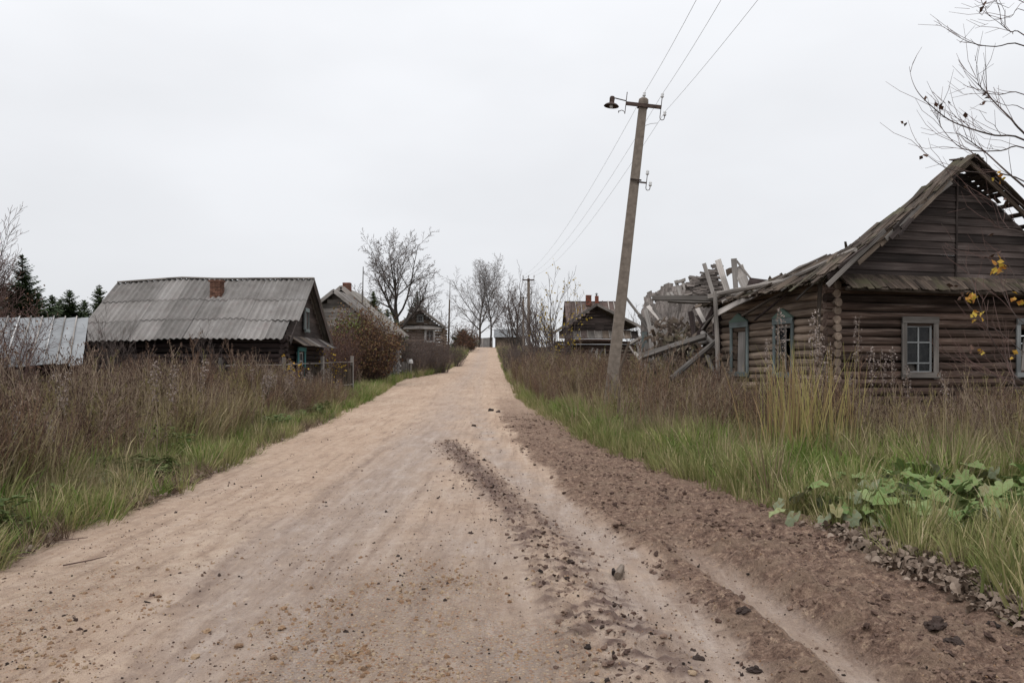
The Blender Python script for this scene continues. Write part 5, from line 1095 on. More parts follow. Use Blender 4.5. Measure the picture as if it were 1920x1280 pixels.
for (L, d, r) in BR:
    pts = [P(x, y, d + .12 * math.sin(i * 1.7 + r * 900)) for i, (x, y) in enumerate(L)]; zz = pts[0].z - .5; zz = min(max(zz, .5), 5.8)
    root = tb + Vector((0, 0, 0)); root.z = zz; midp = root.lerp(pts[0], .55) - UP * .12
    sm = []
    full = [root, midp] + pts
    for i in range(len(full) - 1):                       # rounded curve through the points
        p0, p1, p2, p3 = full[max(i - 1, 0)], full[i], full[i + 1], full[min(i + 2, len(full) - 1)]
        for k in range(4):
            t = k / 4; sm.append(.5 * ((2 * p1) + (p2 - p0) * t + (2 * p0 - 5 * p1 + 4 * p2 - p3) * t * t + (3 * p1 - p0 - 3 * p2 + p3) * t ** 3))
    sm.append(full[-1]); n = len(sm); a.tube(sm, [max(.0018, r * 1.15 * (1 - i / n) ** .8) for i in range(n)], 5, cap=False)
    for i in range(9, n - 2):
        if random.random() < .5:
            dd = (sm[i + 1] - sm[i]).normalized(); e = (dd + rvec(.55) + Vector((-.1, 0, .45))).normalized(); LL = random.uniform(.15, .6); q = sm[i]; e2 = (e + rvec(.35)).normalized(); m1 = q + e * LL * .35; m2 = m1 + e2 * LL * .33; b.tube([q, m1, m2, m2 + (e2 + UP * .5 + rvec(.25)).normalized() * LL * .34], [.003, .0026, .0022, .0014], 3, cap=False)
            for k in range(random.randint(0, 2)): s_ = q + e * LL * random.uniform(.2, .8); b.tube([s_, s_ + (e + rvec(.7)).normalized() * LL * .35], [.0022, .0016], 3, cap=False)
            if random.random() < .13: leaf(lb, q + e * LL, random.uniform(.045, .085)); leaf(lb, q + e * LL, random.uniform(.04, .08))
for (px, py, n) in ((1875, 500, 14), (1825, 556, 9), (1832, 590, 10), (1868, 330, 5), (1912, 560, 7), (1845, 660, 3), (1900, 770 - 100, 3)):
    for k in range(n): leaf(ly, P(px + random.uniform(-10, 10), py + random.uniform(-12, 12), 7.9 + random.uniform(-.1, .1)), random.uniform(.045, .08))
a.build('trunk', M['twig'], nt); b.build('twigs', M['twig_red'], nt); lb.build('leaves', M['leaf_brown'], nt); ly.build('leaves', M['leaf_yellow'], nt)

# ---------------------------------------------------------------- scattered ground cover (stuff)
def scatter(name, label, cat, protos, pos, rot, scl, idx, kind='stuff'):
    """one object that stands its plants on points; protos is a list of meshes"""
    col = bpy.data.collections.new(name + '_kinds')
    for i, me in enumerate(protos):
        o = bpy.data.objects.new(f'{name}_{chr(97 + i)}', me); col.objects.link(o)
    n = len(pos); me = bpy.data.meshes.new(name); me.vertices.add(n); me.vertices.foreach_set('co', pos.astype(np.float32).ravel())
    for nm, ty, arr in (('rot', 'FLOAT_VECTOR', rot), ('scl', 'FLOAT', scl), ('idx', 'INT', idx)):
        at_ = me.attributes.new(nm, ty, 'POINT'); at_.data.foreach_set('vector' if ty == 'FLOAT_VECTOR' else 'value', np.ascontiguousarray(arr, dtype=np.int32 if ty == 'INT' else np.float32).ravel())
    o = bpy.data.objects.new(name, me); COL.objects.link(o); tag(o, label, cat, None, kind)
    ng = bpy.data.node_groups.new(name + '_spread', 'GeometryNodeTree'); ng.interface.new_socket('Geometry', in_out='INPUT', socket_type='NodeSocketGeometry'); ng.interface.new_socket('Geometry', in_out='OUTPUT', socket_type='NodeSocketGeometry')
    N, L = ng.nodes, ng.links; gi = N.new('NodeGroupInput'); go = N.new('NodeGroupOutput'); ip = N.new('GeometryNodeInstanceOnPoints'); ci = N.new('GeometryNodeCollectionInfo')
    ci.inputs['Collection'].default_value = col; ci.inputs['Separate Children'].default_value = True; ci.inputs['Reset Children'].default_value = True
    L.new(gi.outputs[0], ip.inputs['Points']); L.new(ci.outputs[0], ip.inputs['Instance']); ip.inputs['Pick Instance'].default_value = True
    for nm, ty, sk in (('idx', 'INT', 'Instance Index'), ('rot', 'FLOAT_VECTOR', 'Rotation'), ('scl', 'FLOAT', 'Scale')):
        na = N.new('GeometryNodeInputNamedAttribute'); na.data_type = ty; na.inputs['Name'].default_value = nm; L.new(na.outputs['Attribute'], ip.inputs[sk])
    L.new(ip.outputs[0], go.inputs[0]); md = o.modifiers.new('spread', 'NODES'); md.node_group = ng; return o
def put(name, label, cat, protos, x, y, z=None, s=(.8, 1.2), tilt=.12, idx=None, flat=False):
    n = len(x); z = H(x, y) if z is None else z; rot = np.stack([rng.uniform(-tilt, tilt, n), rng.uniform(-tilt, tilt, n), rng.uniform(0, 6.28, n)], 1)
    if flat: rot = rng.uniform(0, 6.28, (n, 3))
    sc = rng.uniform(s[0], s[1], n) if not hasattr(s, 'shape') else s
    return scatter(name, label, cat, protos, np.stack([x, y, z], 1), rot, sc, rng.integers(0, len(protos), n) if idx is None else idx)

random.seed(123)
M['weed_stem'] = leafy('weed_stem', [(0, (0.070, 0.044, 0.030)), (.45, (0.125, 0.083, 0.057)), (.8, (0.19, 0.138, 0.096)), (1, (0.28, 0.215, 0.155))])
M['weed_red'] = leafy('weed_red', [(0, (0.050, 0.026, 0.018)), (.5, (0.105, 0.058, 0.038)), (1, (0.18, 0.110, 0.070))])
M['weed_olive'] = leafy('weed_olive', [(0, (0.075, 0.076, 0.026)), (.5, (0.135, 0.122, 0.045)), (1, (0.23, 0.18, 0.085))])
M['weed_dark'] = leafy('weed_dark', [(0, (0.036, 0.021, 0.016)), (.5, (0.080, 0.049, 0.036)), (1, (0.15, 0.10, 0.074))])
M['weed_fluff'] = leafy('weed_fluff', [(0, (0.12, 0.092, 0.080)), (.6, (0.20, 0.16, 0.14)), (1, (0.30, 0.25, 0.225))])
M['grass'] = leafy('grass', [(0, (0.098, 0.120, 0.037)), (.3, (0.169, 0.185, 0.062)), (.5, (0.247, 0.231, 0.098)), (.7, (0.351, 0.293, 0.156)), (1, (0.494, 0.403, 0.263))], trans=.25)
M['grass_fresh'] = leafy('grass_fresh', [(0, (0.065, 0.120, 0.022)), (.4, (0.125, 0.190, 0.040)), (.7, (0.20, 0.235, 0.065)), (1, (0.33, 0.29, 0.13))], trans=.25)
M['grass_straw'] = leafy('grass_straw', [(0, (0.120, 0.096, 0.054)), (.4, (0.228, 0.180, 0.102)), (.75, (0.348, 0.282, 0.174)), (1, (0.120, 0.132, 0.042))], trans=.2)
M['reed'] = leafy('reed', [(0, (0.14, 0.175, 0.04)), (.35, (0.235, 0.25, 0.07)), (.65, (0.34, 0.29, 0.115)), (1, (0.28, 0.19, 0.10))], trans=.25)
M['herb'] = leafy('herb', [(0, (0.055, 0.085, 0.024)), (.5, (0.095, 0.125, 0.040)), (1, (0.16, 0.165, 0.065))], trans=.2)
def blade(mb, p, d, L, w_, droop, u, m=0, n=4):
    pts = []; q = Vector(p); dd = Vector(d).normalized()
    sd = dd.cross(UP); sd = sd.normalized() if sd.length > .05 else Vector((1, 0, 0))
    sd = Matrix.Rotation(random.uniform(-.9, .9), 3, dd) @ sd
    for i in range(n + 1): pts.append(q.copy()); q = q + dd * (L / n); dd = (dd + Vector((d[0], d[1], 0)) * droop * .6 - UP * droop * (i / n) * .8).normalized()
    for i in range(n):
        a, b = w_ * (1 - (i / n) ** 2) / 2 + .0004, w_ * (1 - ((i + 1) / n) ** 2) / 2 + .0004
        mb.face([pts[i] - sd * a, pts[i] + sd * a, pts[i + 1] + sd * b, pts[i + 1] - sd * b], [(u, 0)] * 4, m)
def tuft(n, h, spread, w_, droop, name, mat):
    mb = MB()
    for i in range(n):
        a = random.uniform(0, 6.28); r = random.random() ** .7 * spread; ln = random.uniform(.05, .45); blade(mb, (math.cos(a) * r, math.sin(a) * r, 0), (math.cos(a) * ln, math.sin(a) * ln, 1), h * random.uniform(.5, 1.1), w_ * random.uniform(.6, 1.2), droop * random.uniform(.3, 1.3), random.random())
    return mb.mesh(name, [mat])
def dry_weed(h, nb, dense, mats, name, lean=.1, upper=.45, cl=6, cs=.022):
    """dead tansy or wormwood: woody stem, upright side shoots carrying clusters of dry seed heads, shrivelled leaves below"""
    mb = MB(); l = Vector((random.uniform(-lean, lean), random.uniform(-lean, lean), 1)); pts = [l * (h * i / 5) + rvec(.012) for i in range(6)]; mb.tube(pts, [.007, .0065, .006, .005, .004, .0025], 3, cap=False, seed_uv=random.random()); 
    def cluster(p, n, s, m):                             # upright dry seed heads
        for i in range(n):
            q = p + Vector((random.uniform(-1, 1) * s, random.uniform(-1, 1) * s, random.uniform(-2.2, 1.2) * s)); e = Vector((random.uniform(-.35, .35), random.uniform(-.35, .35), 1)) * s * random.uniform(1.2, 2.4); a_ = random.uniform(0, 3.14); w_ = Vector((math.cos(a_), math.sin(a_), 0)) * s * .30
            mb.face([q, q + e * .5 + w_, q + e, q + e * .5 - w_], [(random.random(), 0)] * 4, m)
    for k in range(2):                                   # companion stems from the same root
        a_ = random.uniform(0, 6.28); b_ = Vector((math.cos(a_) * .05, math.sin(a_) * .05, 0)); hh = h * random.uniform(.6, .98); tl = Vector((random.uniform(-.12, .12), random.uniform(-.12, .12), 1)) * hh; mb.tube([b_, b_ + tl * .5 + rvec(.01), b_ + tl], [.006, .005, .0025], 3, cap=False, seed_uv=random.random())
        for j in range(5): cluster(b_ + tl * random.uniform(.6, 1), cl // 2 + 1, cs, 1)
    for k in range(nb):
        f = upper + (1 - upper) * (k + random.random()) / nb; s = f * 5; j = min(4, int(s)); q = pts[j].lerp(pts[j + 1], s - j); a = k * 2.4; e = Vector((math.cos(a) * .5, math.sin(a) * .5, 1)).normalized(); L = h * random.uniform(.14, .3) * (1.25 - f * .6)
        mb.tube([q, q + e * L * .6, q + e * L + UP * L * .15], [.0028, .0022, .0016], 3, cap=False); cluster(q + e * L * .95, cl, cs, 1); cluster(q + e * L * .6, cl // 2, cs * .9, 1)
    cluster(pts[-1], cl, cs, 1)
    for k in range(dense):
        f = random.uniform(.08, .8); s = f * 5; j = min(4, int(s)); q = pts[j].lerp(pts[j + 1], s - j); a = random.uniform(0, 6.28); e = q + Vector((math.cos(a), math.sin(a), random.uniform(-.9, .2))) * random.uniform(.04, .11); u = random.random(); w_ = Vector((-math.sin(a), math.cos(a), random.uniform(-.5, .5))) * random.uniform(.005, .013)
        mb.face([q, q.lerp(e, .5) + w_, e, q.lerp(e, .5) - w_], [(u, 0)] * 4, 1)
    me = mb.mesh(name, mats)
    return me
def fireweed(h, name):
    mb = MB(); pts = [Vector((.03 * math.sin(i), .03 * math.cos(i * 1.3), h * i / 5)) for i in range(6)]; mb.tube(pts, [.006, .006, .005, .004, .003, .002], 3, cap=False)
    for k in range(120):
        f = random.uniform(.66, 1.02); q = Vector((0, 0, h * f)); a = random.uniform(0, 6.28); r = random.uniform(.01, .085) * (1.15 - abs(f - .84) * 2.6); leaf(mb, q + Vector((math.cos(a) * r, math.sin(a) * r, random.uniform(-.03, .03))), random.uniform(.018, .042), 1)
    for k in range(22):
        f = random.uniform(.15, .68); q = Vector((0, 0, h * f)); a = random.uniform(0, 6.28); e = q + Vector((math.cos(a), math.sin(a), random.uniform(-1.2, -.2))) * random.uniform(.05, .13); w_ = Vector((-math.sin(a), math.cos(a), 0)) * .010; mb.face([q, q.lerp(e, .5) + w_, e, q.lerp(e, .5) - w_], [(random.random(), 0)] * 4, 2)
    return mb.mesh(name, [M['weed_stem'], M['weed_fluff'], M['weed_dark']])
def herb(name, n, s, h, mat):
    mb = MB()
    for i in range(n):
        a = random.uniform(0, 6.28); r = random.uniform(.02, .2); b = Vector((math.cos(a) * r * .4, math.sin(a) * r * .4, 0)); t = Vector((math.cos(a) * r, math.sin(a) * r, h * random.uniform(.4, 1.1))); mb.tube([b, t], [.002, .0015], 3, cap=False)
        for k in range(3):
            an = a + (k - 1) * .9; d = Vector((math.cos(an), math.sin(an), random.uniform(-.3, .3))); L = s * random.uniform(.7, 1.3); sd = d.cross(UP).normalized() * L * .32; u = random.random(); mb.face([t, t + d * L * .45 + sd + UP * .01, t + d * L, t + d * L * .45 - sd + UP * .01], [(u, 0)] * 4)
    return mb.mesh(name, [mat])
WA = [dry_weed(random.uniform(1.1, 1.5), random.randint(8, 12), 18, [M['weed_red'], M['weed_dark']], 'dry_weed') for _ in range(4)]
WB = [dry_weed(random.uniform(.9, 1.25), random.randint(10, 14), 12, [M['weed_stem'], M['weed_dark'] if _ < 2 else M['weed_stem']], 'dry_weed', .14, .3, 6, .016) for _ in range(3)]
WC = [dry_weed(random.uniform(1.2, 1.55), 6, 30, [M['weed_stem'], M['weed_dark']], 'dry_weed', .2, .6, 5, .024), dry_weed(1.15, 8, 40, [M['weed_olive'], M['weed_olive']], 'dry_weed', .15, .4, 4, .018)]
WF = [fireweed(random.uniform(1.35, 1.6), 'fireweed') for _ in range(3)]
TG = [tuft(30, .50, .11, .012, .95, 'grass_tuft', M['grass']) for _ in range(3)]
TF = [tuft(32, .46, .12, .014, 1.0, 'grass_tuft', M['grass_fresh']) for _ in range(3)]
TS = [tuft(30, .75, .12, .008, .40, 'straw_tuft', M['grass_straw']) for _ in range(3)]
TK = [tuft(26, .16, .10, .006, .6, 'short_tuft', M['grass']) for _ in range(2)] + [tuft(24, .14, .10, .006, .7, 'short_tuft', M['grass_straw'])]
HB = [herb('herb', 22, .055, .18, M['herb']) for _ in range(3)] + [herb('herb', 18, .08, .3, M['herb'])]
def rpts(n, f):
    """n random points; f maps arrays of uniforms to x, y and a keep probability"""
    xs, ys = [], []
    while sum(map(len, xs)) < n:
        x, y, p = f(rng.random(n), rng.random(n)); k = rng.random(len(x)) < p; xs.append(x[k]); ys.append(y[k])
    return np.concatenate(xs)[:n], np.concatenate(ys)[:n]
def clump(x, y, s, seed, lo=-.1, hi=.15): return sstep(lo, hi, fbm(x * s, y * s, seed, 3))

# left field of dead weeds
def fl(a, b): y = 3.5 + 29 * b ** 1.1; mn = np.interp(y, [5, 12, 22, 30], [1.0, .85, .45, .35]); off = mn + 12.0 * a ** 1.6; x = XL(y) - off; ok = (np.abs(x) < y * .66 + 1.5) & ~((x < -7.7) & (y > 29.3)); return x, y, ok * (.06 + .94 * clump(x, y, .6, 101, -.12, .10)) * sstep(.0, .9, off - mn + 1.1 * fbm(x * .8, y * .8, 102, 3) + .15)
x, y = rpts(6800, fl)
def patchy(x, y, seed):                                  # kinds grow in patches
    f = fbm(x * .45, y * .45, seed, 3) * 1.5 + rng.normal(0, .07, len(x)); return np.where(f < -.09, rng.integers(7, 9, len(x)), np.where(f < .07, rng.integers(0, 4, len(x)), np.where(f < .17, rng.integers(4, 7, len(x)), 8)))
ix = patchy(x, y, 103)
off = XL(y) - x; sc_ = rng.uniform(.62, 1.08, len(x)) * (0.60 + .40 * sstep(.5, 2.6, off)) * (1 + 1.6 * fbm(x * .7, y * .7, 105, 3)) * np.interp(y, [6, 11, 16, 24], [1.18, 1.08, .96, .86]) * np.where(rng.random(len(x)) < .06, 1.22, 1)
put('dry_weeds', 'tall brown dead weeds filling the plot left of the road', 'weeds', WA + WB + WC, x, y, s=sc_ * 1.08, tilt=.16, idx=ix)
x, y = rpts(700, fl); put('bent_weeds', 'bent and fallen dead stems in the weeds on the left', 'weeds', WA + WC, x, y, s=(.6, 1.0), tilt=.75)
x, y = rpts(900, lambda a, b: (lambda r_: (r_[0], r_[1], r_[2] * clump(r_[0], r_[1], .9, 107, .06, .16)))(fl(a, b))); put('tall_grass', 'yellow green tall grass clumps standing in the left weeds', 'grass', TS + TG, x, y, s=(1.1, 1.75), tilt=.18)
x, y = rpts(1500, lambda a, b: (lambda yy, oo: (XL(yy) - oo, yy, (np.abs(XL(yy) - oo) < yy * .66 + 1.5) * (1 - .9 * clump(XL(yy) - oo, yy, .6, 101, -.15, .08))))(3.5 + 24 * b ** 1.1, .9 + 7 * a)); put('green_undergrowth', 'green leafy undergrowth in the gaps of the left weeds', 'plants', HB + TG + TF[:1], x, y, s=(.8, 1.7), tilt=.25)
x, y = rpts(110, fl); put('fluffy_weeds', 'pale fluffy seed heads among the weeds on the left', 'weeds', WF, x, y, s=(.75, 1.08), tilt=.14)
x, y = rpts(3000, lambda a, b: ((lambda yy, oo: (XL(yy) - oo, yy, (np.abs(XL(yy) - oo) < yy * .66 + 1.5) * clump(XL(yy) - oo, yy, .8, 111, .0, .2)))(3.5 + 28 * b ** 1.2, .5 + 7.5 * a ** 1.2)))
put('straw_grass', 'yellowing tall grass between the weeds on the left', 'grass', TS + TG, x, y, s=.6 + 1.0 * rng.random(3000) * sstep(.4, 2.5, XL(y) - x), tilt=.2)
def vl(a, b): y = 3.2 + 45 * b ** 1.6; off = -.12 + 2.1 * a; x = XL(y) - off; return x, y, (np.abs(x) < y * .66 + 1.5) * (.25 + .75 * clump(x, y, 1.1, 121))
x, y = rpts(4200, vl); put('verge_grass', 'trodden grass verge along the left road edge', 'grass', TK + TG[:2] + TF[:1], x, y, s=.42 + .6 * rng.random(4200) * (1 + 1.2 * fbm(x * .9, y * .9, 125, 3)), tilt=.45)
x, y = rpts(1300, lambda a, b: ((lambda yy, oo: (XL(yy) - oo, yy, (np.abs(XL(yy) - oo) < yy * .66 + 1.5) * clump(XL(yy) - oo, yy, 1.1, 131, .03, .2)))(3.5 + 22 * b ** 1.3, .35 + 2.2 * a)))
put('green_herbs', 'low green leafy herbs at the left verge', 'plants', HB, x, y, s=(.45, 1.25), tilt=.35)

# right side: green grass strip, then brown weeds
def fr(a, b): y = 8 + 44 * b ** 1.25; off = .3 + 9.0 * a ** 1.4; x = XR(y) + off; st = np.interp(y, [8, 11, 13, 16, 24, 40], [5.0, 3.4, 2.0, .75, .35, .2]); inside = (x > 6.9) & (y > 18.6 - .2 * (x - 7)) & (y < 27); return x, y, (x < y * .66 + 1) * (~inside) * sstep(-.1, .4, off - st + .8 * fbm(x * .6, y * .6, 142, 3)) * (.12 + .88 * clump(x, y, .6, 141, -.14, .10))
x, y = rpts(7600, fr); ix = patchy(x, y, 143); sc_ = rng.uniform(.60, 1.0, len(x)) * (1 + .9 * fbm(x * .6, y * .6, 145, 3)) * np.where(rng.random(len(x)) < .06, 1.3, 1) * (.8 + .2 * sstep(.3, 1.5, x - XR(y))) * np.interp(y, [10, 15, 22, 40], [.84, .92, 1.05, 1.3]) * np.where(x > 5.5, .86, 1)
put('dry_weeds', 'brown dead weeds between the road and the ruined house', 'weeds', WA + WB + WC, x, y, s=sc_, tilt=.16, idx=ix)
x, y = rpts(2600, fr); put('straw_grass', 'straw coloured tall grass among the weeds right of the road', 'grass', TS + TG, x, y, s=(.6, 1.0), tilt=.2)
def gr(a, b): y = 4.6 + 20 * b ** 1.25; w_ = np.interp(y, [4, 8, 12, 16, 26], [5.0, 6.0, 4.5, 3.0, 1.2]); x = XR(y) + .25 + w_ * a; return x, y, (x < y * .66 + 1) * sstep(.1, .9, x - XR(y) + .6 * fbm(x, y, 152, 3)) * (.35 + .65 * clump(x, y, .7, 151))
x, y = rpts(5200, gr); put('green_grass', 'lush green grass strip along the right verge', 'grass', TF + TG + TF + TS[:1], x, y, s=(.40 + rng.random(5200) ** 1.5 * (.95 + 2.2 * fbm(x * .8, y * .8, 155, 3))) * np.where((y < 9.3) & (x > 2.3), .46, 1), tilt=.3)
def gk(a, b): y = 4.2 + 34 * b ** 1.4; x = XR(y) - .1 + 1.3 * a; return x, y, (x < y * .66 + 1) * (.3 + .7 * clump(x, y, 1.2, 161))
x, y = rpts(3600, gk); put('verge_grass', 'short trodden grass along the right road edge', 'grass', TK + TG[:1], x, y, s=(.55, 1.2), tilt=.3)
x, y = rpts(330, lambda a, b: ((lambda yy, oo: (XR(yy) + oo, yy, (XR(yy) + oo < yy * .66 + 1) * clump(XR(yy) + oo, yy, .6, 171, 0, .2)))(5 + 14 * b, .5 + 4 * a)))
put('green_herbs', 'low green herbs in the grass at the right verge', 'plants', HB, x, y, s=(.5, 1.0), tilt=.3)
# further up the road both verges
def far_v(a, b): y = 40 + 125 * b; sd = rng.random(len(a)) < .5; off = .1 + 7 * a ** 1.3; x = np.where(sd, XL(y) - off, XR(y) + off); return x, y, (.4 + .6 * clump(x, y, .3, 181)) * np.where((y < 62) & sd, off > 1.2, True)
x, y = rpts(3800, far_v); put('roadside_weeds', 'brown and green weeds along both banks of the rising road', 'weeds', WB + TS + TG, x, y, s=(.6, 1.2), tilt=.2)
x, y = rpts(4200, lambda a, b: ((lambda yy, aa: (np.where(aa < .5, XL(yy) - 11 * aa ** 1.3, XR(yy) + 10 * (aa - .5)), yy, np.ones(len(aa))))(32 + 130 * b ** 1.4, a))); put('bank_grass', 'green grass on the banks of the rising road', 'grass', TG + TF, x, y, s=(.8, 1.5), tilt=.25)
x, y = rpts(2200, lambda a, b: (-26 + 60 * a, 38 + 40 * b, np.where((-26 + 60 * a > XL(38 + 40 * b) - 2) & (-26 + 60 * a < XR(38 + 40 * b) + 4), 0., 1.))); put('meadow_weeds', 'dead weeds around the farther houses', 'weeds', WB + TS, x, y, s=(.8, 1.3), tilt=.2)

# tall fireweed stems by the house: countable, each a thing
random.seed(8)
FW = sorted([(1615, 600, 15.5), (1600, 700, 14.6), (1640, 655, 15.2), (1652, 660, 15.0), (1672, 655, 14.8), (1475, 585, 16.2), (1525, 590, 16.0), (1535, 630, 15.2), (1560, 650, 14.5), (1700, 690, 14.2), (1780, 700, 13.8), (1450, 640, 16.6)])
ORD = 'first second third fourth fifth sixth seventh eighth ninth tenth eleventh twelfth'.split()
for i, (px, py, d) in enumerate(FW):
    b = at(px + random.uniform(-8, 8), d); top = P(px, py, d); o = bpy.data.objects.new('fireweed_plant', WF[i % 3]); COL.objects.link(o); o.location = b; s = (top.z - b.z) / WF[i % 3].vertices[5 * 3].co.z; o.scale = (s * .8, s * .8, s); o.rotation_euler = (random.uniform(-.05, .05), random.uniform(-.05, .05), random.uniform(0, 6))
    tag(o, f'{ORD[i]} from the left of the tall fluffy fireweed stems before the derelict log house', 'weed', 'fireweed stems before the log house')
# reed clump
rc = at(1505, 12.3); rd = thing('reed_clump', rc, 'tall yellow green reed clump standing in front of the side windows', 'reeds'); mb = MB()
for i in range(190):
    x_, y_ = random.gauss(.05, .34), random.gauss(0, .34); ln = random.uniform(.02, .28); a_ = random.uniform(0, 6.28); blade(mb, rc + Vector((x_, y_, -.02)), (math.cos(a_) * ln, math.sin(a_) * ln, 1), random.uniform(1.0, 2.0), random.uniform(.010, .019), random.uniform(.1, .45), random.random(), n=5)
mb.build('leaves', M['reed'], rd); mb = MB()
for i in range(34): p = rc + Vector((random.gauss(-.25, .3), random.gauss(0, .25), 0)); mb.tube([p, p + Vector((random.uniform(-.1, .1), 0, random.uniform(1.1, 1.75)))], [.006, .003], 4)
mb.build('stalks', M['reed'], rd)

# burdock: large leaves, each a part
M['burdock'] = leafy('burdock', [(0, (0.090, 0.150, 0.043)), (.5, (0.150, 0.216, 0.070)), (.8, (0.228, 0.270, 0.120)), (1, (0.324, 0.324, 0.192))], .7, .2)
M['burdock_old'] = leafy('burdock_old', [(0, (0.12, 0.145, 0.085)), (.6, (0.18, 0.20, 0.125)), (1, (0.22, 0.20, 0.095))], .7, .2)
for _m in (M['burdock'], M['burdock_old']):              # pale veins fan out from the stalk
    nt_ = _m.node_tree; bs = next(n for n in nt_.nodes if n.type == 'BSDF_PRINCIPLED'); src = bs.inputs['Base Color'].links[0].from_socket
    uvn = nt_.nodes.new('ShaderNodeTexCoord'); sx_ = nt_.nodes.new('ShaderNodeSeparateXYZ'); nt_.links.new(uvn.outputs['UV'], sx_.inputs[0]); fr_ = nt_.nodes.new('ShaderNodeMath'); fr_.operation = 'PINGPONG'; fr_.inputs[1].default_value = 1.0; nt_.links.new(sx_.outputs[1], fr_.inputs[0])
    mr_ = nt_.nodes.new('ShaderNodeMapRange'); nt_.links.new(fr_.outputs[0], mr_.inputs[0]); mr_.inputs[1].default_value = 0.0; mr_.inputs[2].default_value = .16; mr_.inputs[3].default_value = .45; mr_.inputs[4].default_value = 0
    mx_ = nt_.nodes.new('ShaderNodeMix'); mx_.data_type = 'RGBA'; nt_.links.new(mr_.outputs[0], mx_.inputs[0]); nt_.links.new(src, mx_.inputs[6]); mx_.inputs[7].default_value = (.27, .29, .17, 1)
    nn_ = nt_.nodes.new('ShaderNodeTexNoise'); nn_.inputs['Scale'].default_value = 5; nn_.inputs['Detail'].default_value = 5; nt_.links.new(uvn.outputs['Object'], nn_.inputs[0]); m2_ = nt_.nodes.new('ShaderNodeMapRange'); nt_.links.new(nn_.outputs[0], m2_.inputs[0]); m2_.inputs[1].default_value = .52; m2_.inputs[2].default_value = .66; m2_.inputs[4].default_value = .75
    m3_ = nt_.nodes.new('ShaderNodeMix'); m3_.data_type = 'RGBA'; nt_.links.new(m2_.outputs[0], m3_.inputs[0]); nt_.links.new(mx_.outputs[2], m3_.inputs[6]); m3_.inputs[7].default_value = (.17, .135, .06, 1); nt_.links.new(m3_.outputs[2], bs.inputs['Base Color'])
def burdock_leaf(s):
    """broad heart-shaped blade with wavy edge and a folded midrib, hanging from a stalk"""
    mb = MB(); n = 14; u = random.random(); ring = []; cup = random.uniform(-.16, .05); drp = random.uniform(.12, .4)
    for i in range(n + 1):
        a = -2.6 + 5.2 * i / n; r = s * (.52 + .12 * math.cos(a) - .04 * abs(math.sin(a * 1.5))) * random.uniform(.74, 1.08); x_ = r * math.cos(a) * 1.15 + s * .22; y_ = r * math.sin(a) * .95; ring.append(Vector((x_, y_, abs(y_) * .22 + cup * s * (abs(y_) / s) - drp * s * (max(0, x_) / s) ** 2 + random.uniform(-.11, .09) * s)))
    half = [Vector((s * .04, 0, 0))] + [Vector((s * t, 0, -drp * s * t * t)) for t in (.3, .6)]
    mid_ = [p.lerp(half[1], .5) + UP * random.uniform(.0, .035) * s for p in ring]
    for i in range(n):
        mb.face([mid_[i], ring[i], ring[i + 1], mid_[i + 1]], [(u, i), (u, i), (u, i + 1), (u, i + 1)]); mb.face([half[1], mid_[i], mid_[i + 1]], [(u, i + .5), (u, i), (u, i + 1)])
    return mb
LB = []
for i in range(10): LB.append(burdock_leaf(random.uniform(.9, 1.1)).mesh('burdock_leaf', [M['burdock']], smooth=True, weld=True))
LO = [burdock_leaf(1.0).mesh('burdock_leaf', [M['burdock_old']], smooth=True, weld=True) for _ in range(4)]
spots = [(1560, 955, 'pale drooping burdock nearest the muddy rut, at the left end of the row'), (1640, 925, 'green burdock second in the row from the left'), (1720, 915, 'green burdock in the middle of the row, behind dry grass'), (1800, 910, 'dense green burdock behind the grass, right of the middle'), (1850, 985, 'pale burdock with big drooping leaves nearest the leaf litter'), (1900, 945, 'burdock at the right edge of the frame'), (1690, 960, 'low burdock with a yellowing leaf in the middle of the row'), (1880, 915, 'upright green burdock behind the one at the right edge')]
for i, (px, py, lab) in enumerate(spots):
    d = EYE * F / (py + 28 - HZ); c = at(px, d); t = thing('burdock_plant', c, lab, 'plant', 'burdocks along the right verge')
    for k in range(26):
        a_ = random.uniform(0, 6.28); r = random.uniform(.05, .6); h_ = random.uniform(.14, .40) * (1.25 - r); old = (i in (0, 4) and random.random() < .4) or random.random() < .15; s = random.uniform(.14, .27)
        o = bpy.data.objects.new('leaf', random.choice(LO if old else LB)); link(o, t); o.location = (math.cos(a_) * r, math.sin(a_) * r, h_); o.scale = (s, s, s); o.rotation_euler = (random.uniform(-.35, .35), random.uniform(-.1, .6) + (.2 if old else 0), a_)
        if k < 6: mb = MB(); mb.tube([c, c + Vector((math.cos(a_) * r * .7, math.sin(a_) * r * .7, h_ * .8)), c + Vector((math.cos(a_) * r, math.sin(a_) * r, h_))], [.009, .007, .005], 4); mb.build('stalk', M['herb'], t)
for i, (px, d, lab) in enumerate(((60, 8.8, 'burdock at the left verge near the frame edge'), (90, 9.8, 'burdock half hidden in weeds on the left verge'), (400, 15.5, 'burdock with large leaves at the middle of the left verge'), (205, 10.2, 'withered burdock low in the grass of the left verge'))):
    c = at(px, d); t = thing('burdock_plant', c, lab, 'plant', 'burdocks along the left verge')
    for k in range(10):
        a_ = random.uniform(0, 6.28); r = random.uniform(.05, .3); h_ = random.uniform(.08, .3); s = random.uniform(.12, .22); o = bpy.data.objects.new('leaf', random.choice(LO if i == 3 else LB)); link(o, t); o.location = (math.cos(a_) * r, math.sin(a_) * r, h_); o.scale = (s, s, s); o.rotation_euler = (random.uniform(-.4, .4), random.uniform(0, .8), a_)

